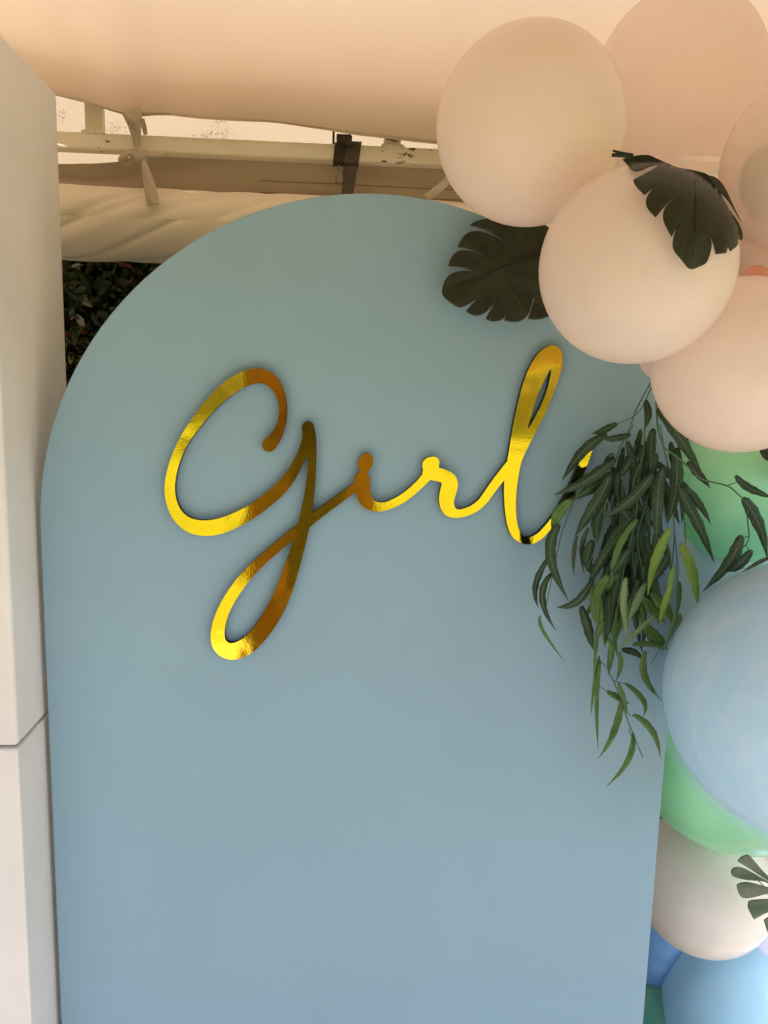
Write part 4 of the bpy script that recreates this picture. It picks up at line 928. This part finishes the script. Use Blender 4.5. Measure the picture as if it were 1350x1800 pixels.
ST = [(A, -.10, [(745, 60), (760, 250), (770, 400), (800, 500), (830, 640), (850, 850), (855, 1000), (840, 1140)], 5.0),
      (A, -.095, [(745, 100), (735, 150), (660, 290), (620, 400), (570, 500), (530, 580), (380, 690), (300, 850), (250, 1000), (180, 1340)], 4.0),
      (A, -.085, [(742, 160), (700, 260), (650, 330), (560, 375)], 3.2), (A, -.10, [(640, 380), (600, 470), (610, 520), (540, 540)], 2.8),
      (A, -.10, [(700, 400), (690, 540), (640, 690), (660, 800), (640, 930), (590, 1140), (560, 1330), (520, 1500), (505, 1660), (540, 1740), (590, 1880), (630, 1990), (690, 2135)], 4.2),
      (A, -.125, [(800, 500), (900, 575), (960, 630), (1000, 668), (1130, 700), (1180, 735), (1215, 768)], 4.8), (A, -.135, [(1130, 702), (1160, 692), (1182, 684)], 3.0),
      (A, -.15, [(1240, 830), (1244, 900), (1250, 970), (1235, 1010), (1195, 1050), (1185, 1080)], 3.6), (A, -.15, [(1250, 965), (1222, 978), (1205, 985)], 2.6), (A, -.15, [(1235, 1015), (1246, 1040)], 2.4),
      (A, -.10, [(780, 380), (815, 560), (850, 700), (905, 860), (915, 1010)], 3.0), (A, -.11, [(860, 960), (870, 1100), (870, 1300), (860, 1460), (780, 1560), (735, 1640)], 3.2),
      (A, -.10, [(720, 740), (690, 860), (660, 980), (690, 1160)], 3.0), (A, -.10, [(500, 700), (480, 900), (420, 1080), (380, 1160)], 2.8),
      (B, -.10, [(540, 590), (590, 605), (610, 620)], 2.4), (B, -.10, [(590, 745), (620, 770), (655, 782)], 2.4), (B, -.10, [(625, 840), (615, 860), (635, 880)], 2.2), (B, -.10, [(440, 480), (480, 500), (510, 540)], 2.4), (B, -.10, [(465, 620), (490, 640), (520, 640)], 2.2)]
for f, Y, pts, r in ST:
    P = crom([Vector((*f(*p), 0)) for p in pts], 5)
    MB().tube([at(p.x, p.y, Y + 0.006 * math.sin(i * 0.4)) for i, p in enumerate(P)], [r / 3 / FPX * 1.55 * lerp(1, 0.6, i / len(P)) for i in range(len(P))], 6).build('stem', M['willow_stem'], willow)

# ================================================================ hedge behind the tent
def hedge_leaf(s=1.0):
    b = MB()
    vs, fs = [], []
    n = 4
    for i in range(n + 1):
        t = i / n
        w = 0.21 * math.sin(math.pi * (0.06 + 0.9 * t)) ** 0.8
        z = -0.22 * t * t
        vs += [(-w, t, z + 0.10 * w * 2), (0, t, z), (w, t, z + 0.10 * w * 2)]
    for i in range(n):
        for k in range(2):
            fs.append((i * 3 + k, i * 3 + k + 1, (i + 1) * 3 + k + 1, (i + 1) * 3 + k))
    return [Vector(v) for v in vs], fs
LV, LF = hedge_leaf()
hmesh = {k: MB().add(LV, LF).mesh('leaf', M[k]) for k in ('hedge_a', 'hedge_b', 'hedge_r')}
def rand_rot(face):
    d = Vector((random.uniform(-1, 1), random.uniform(-1, 0.3) * face, random.uniform(-0.5, 0.9))).normalized()
    q = d.to_track_quat('Y', 'Z')
    return q @ Matrix.Rotation(random.uniform(-1.1, 1.1), 3, 'Y').to_quaternion()
def hedge(x0, x1, y0, y1, h, count, label, face=1, parts=0, size=(0.035, 0.062)):
    root = tag(empty('hedge', ((x0 + x1) / 2, (y0 + y1) / 2, GZ)), label, 'hedge')
    packs = {k: MB() for k in hmesh}
    ks = ['hedge_a'] * 13 + ['hedge_b'] * 3 + ['hedge_r']
    for i in range(count):
        k = random.choice(ks)
        q = rand_rot(face)
        s = random.uniform(*size)
        dep = random.random() ** 1.5
        p = Vector((random.uniform(x0, x1), lerp(y0, y1, dep), random.uniform(GZ + 0.02, h)))
        if parts and i % 5 < 2:                      # thickest where the tent wall leaves it open to view
            p.x, p.z = random.uniform(-1.25, -0.1), random.uniform(1.25, 2.25)
        elif parts:
            s *= 1.9
        mtx = Matrix.Translation(p) @ q.to_matrix().to_4x4() @ Matrix.Scale(s, 4)
        packs[k].add([mtx @ v for v in LV], LF)
    for k, pk in packs.items():
        tag(pk.build('foliage', M[k], root), kind='stuff')
    if parts:
        for i in range(parts):
            k = random.choice(ks)
            px, py = random.uniform(108, 320), random.uniform(425, 690)
            if px > 115 + (690 - py) * 0.95 + 12:
                px = random.uniform(110, 200)
            o = link('leaf', hmesh[k])
            o.parent = root
            o.matrix_parent_inverse = Matrix.Translation(-root.location)
            o.location = at(px, py, y0 - random.random() * 0.05)
            o.rotation_euler = rand_rot(face).to_euler()
            o.scale = (random.uniform(*size),) * 3
    tw = MB()
    for i in range(int((x1 - x0) * 26)):
        x = random.uniform(x0, x1); y = lerp(y0, y1, random.uniform(0.1, 0.9))
        z = random.uniform(GZ, h * 0.8)
        tw.tube([(x, y, z), (x + random.uniform(-.1, .1), y + random.uniform(-.12, .05), z + 0.25), (x + random.uniform(-.2, .2), y + random.uniform(-.2, .05), min(h, z + 0.5))], [0.004, 0.003, 0.0015], 5)
    tag(tw.build('branches', M['twig'], root), kind='stuff')
    # dense shaded core of old wood
    core = MB()
    for i in range(int((x1 - x0) * 7)):
        x = lerp(x0, x1, (i + 0.5) / int((x1 - x0) * 7)) + random.uniform(-.03, .03)
        core.tube([(x, lerp(y0, y1, 0.6), GZ), (x + random.uniform(-.05, .05), lerp(y0, y1, 0.65), h * 0.5), (x + random.uniform(-.1, .1), lerp(y0, y1, 0.6), h * 0.92)], [0.03, 0.025, 0.01], 6)
    tag(core.build('trunks', M['bark'], root), kind='stuff')
    return root
hedge(-3.2, 3.0, 1.34, 2.0, 2.55, 62000, 'dark glossy hedge with red new shoots behind the tent wall', 1, 260)
# ================================================================ unseen screen and hedge added in front for the gold foil's reflections
scr = tag(empty('reflection_screen', (-0.17, -3.5, GZ)), 'unseen brown screen added for the dark reflection in the gold word', 'screen')  # added out of view: gives the gold foil a person's dark brown reflection
for k in range(7):
    x = -0.17 - 0.42 + 0.12 * (k + 0.5)
    d = 0.004 * math.sin(k * 2.1)
    bevel(MB().box((x - 0.057, -3.51 + d, GZ + 0.06), (x + 0.057, -3.487 + d, 2.35 + 0.01 * math.sin(k * 3))).build('board', M['timber_dark' if k in (2, 3, 4) else 'timber'], scr, smooth=False), 0.003)
for z in (0.15, 1.9):
    bevel(MB().box((-0.62, -3.56, z), (0.28, -3.517, z + 0.09)).build('batten', M['timber'], scr, smooth=False), 0.003)
for x in (-0.60, 0.26):
    bevel(MB().box((x - 0.03, -3.62, GZ + 0.003), (x + 0.03, -3.562, 2.0)).build('leg', M['timber'], scr, smooth=False), 0.003)
hedge(-26.0, 26.0, -33.0, -31.0, 6.0, 16000, 'tall unseen hedge added along the far front to block low sky', -1, 0, (0.22, 0.42))  # unseen far hedge, raised to block low sky and darken the foil's horizon
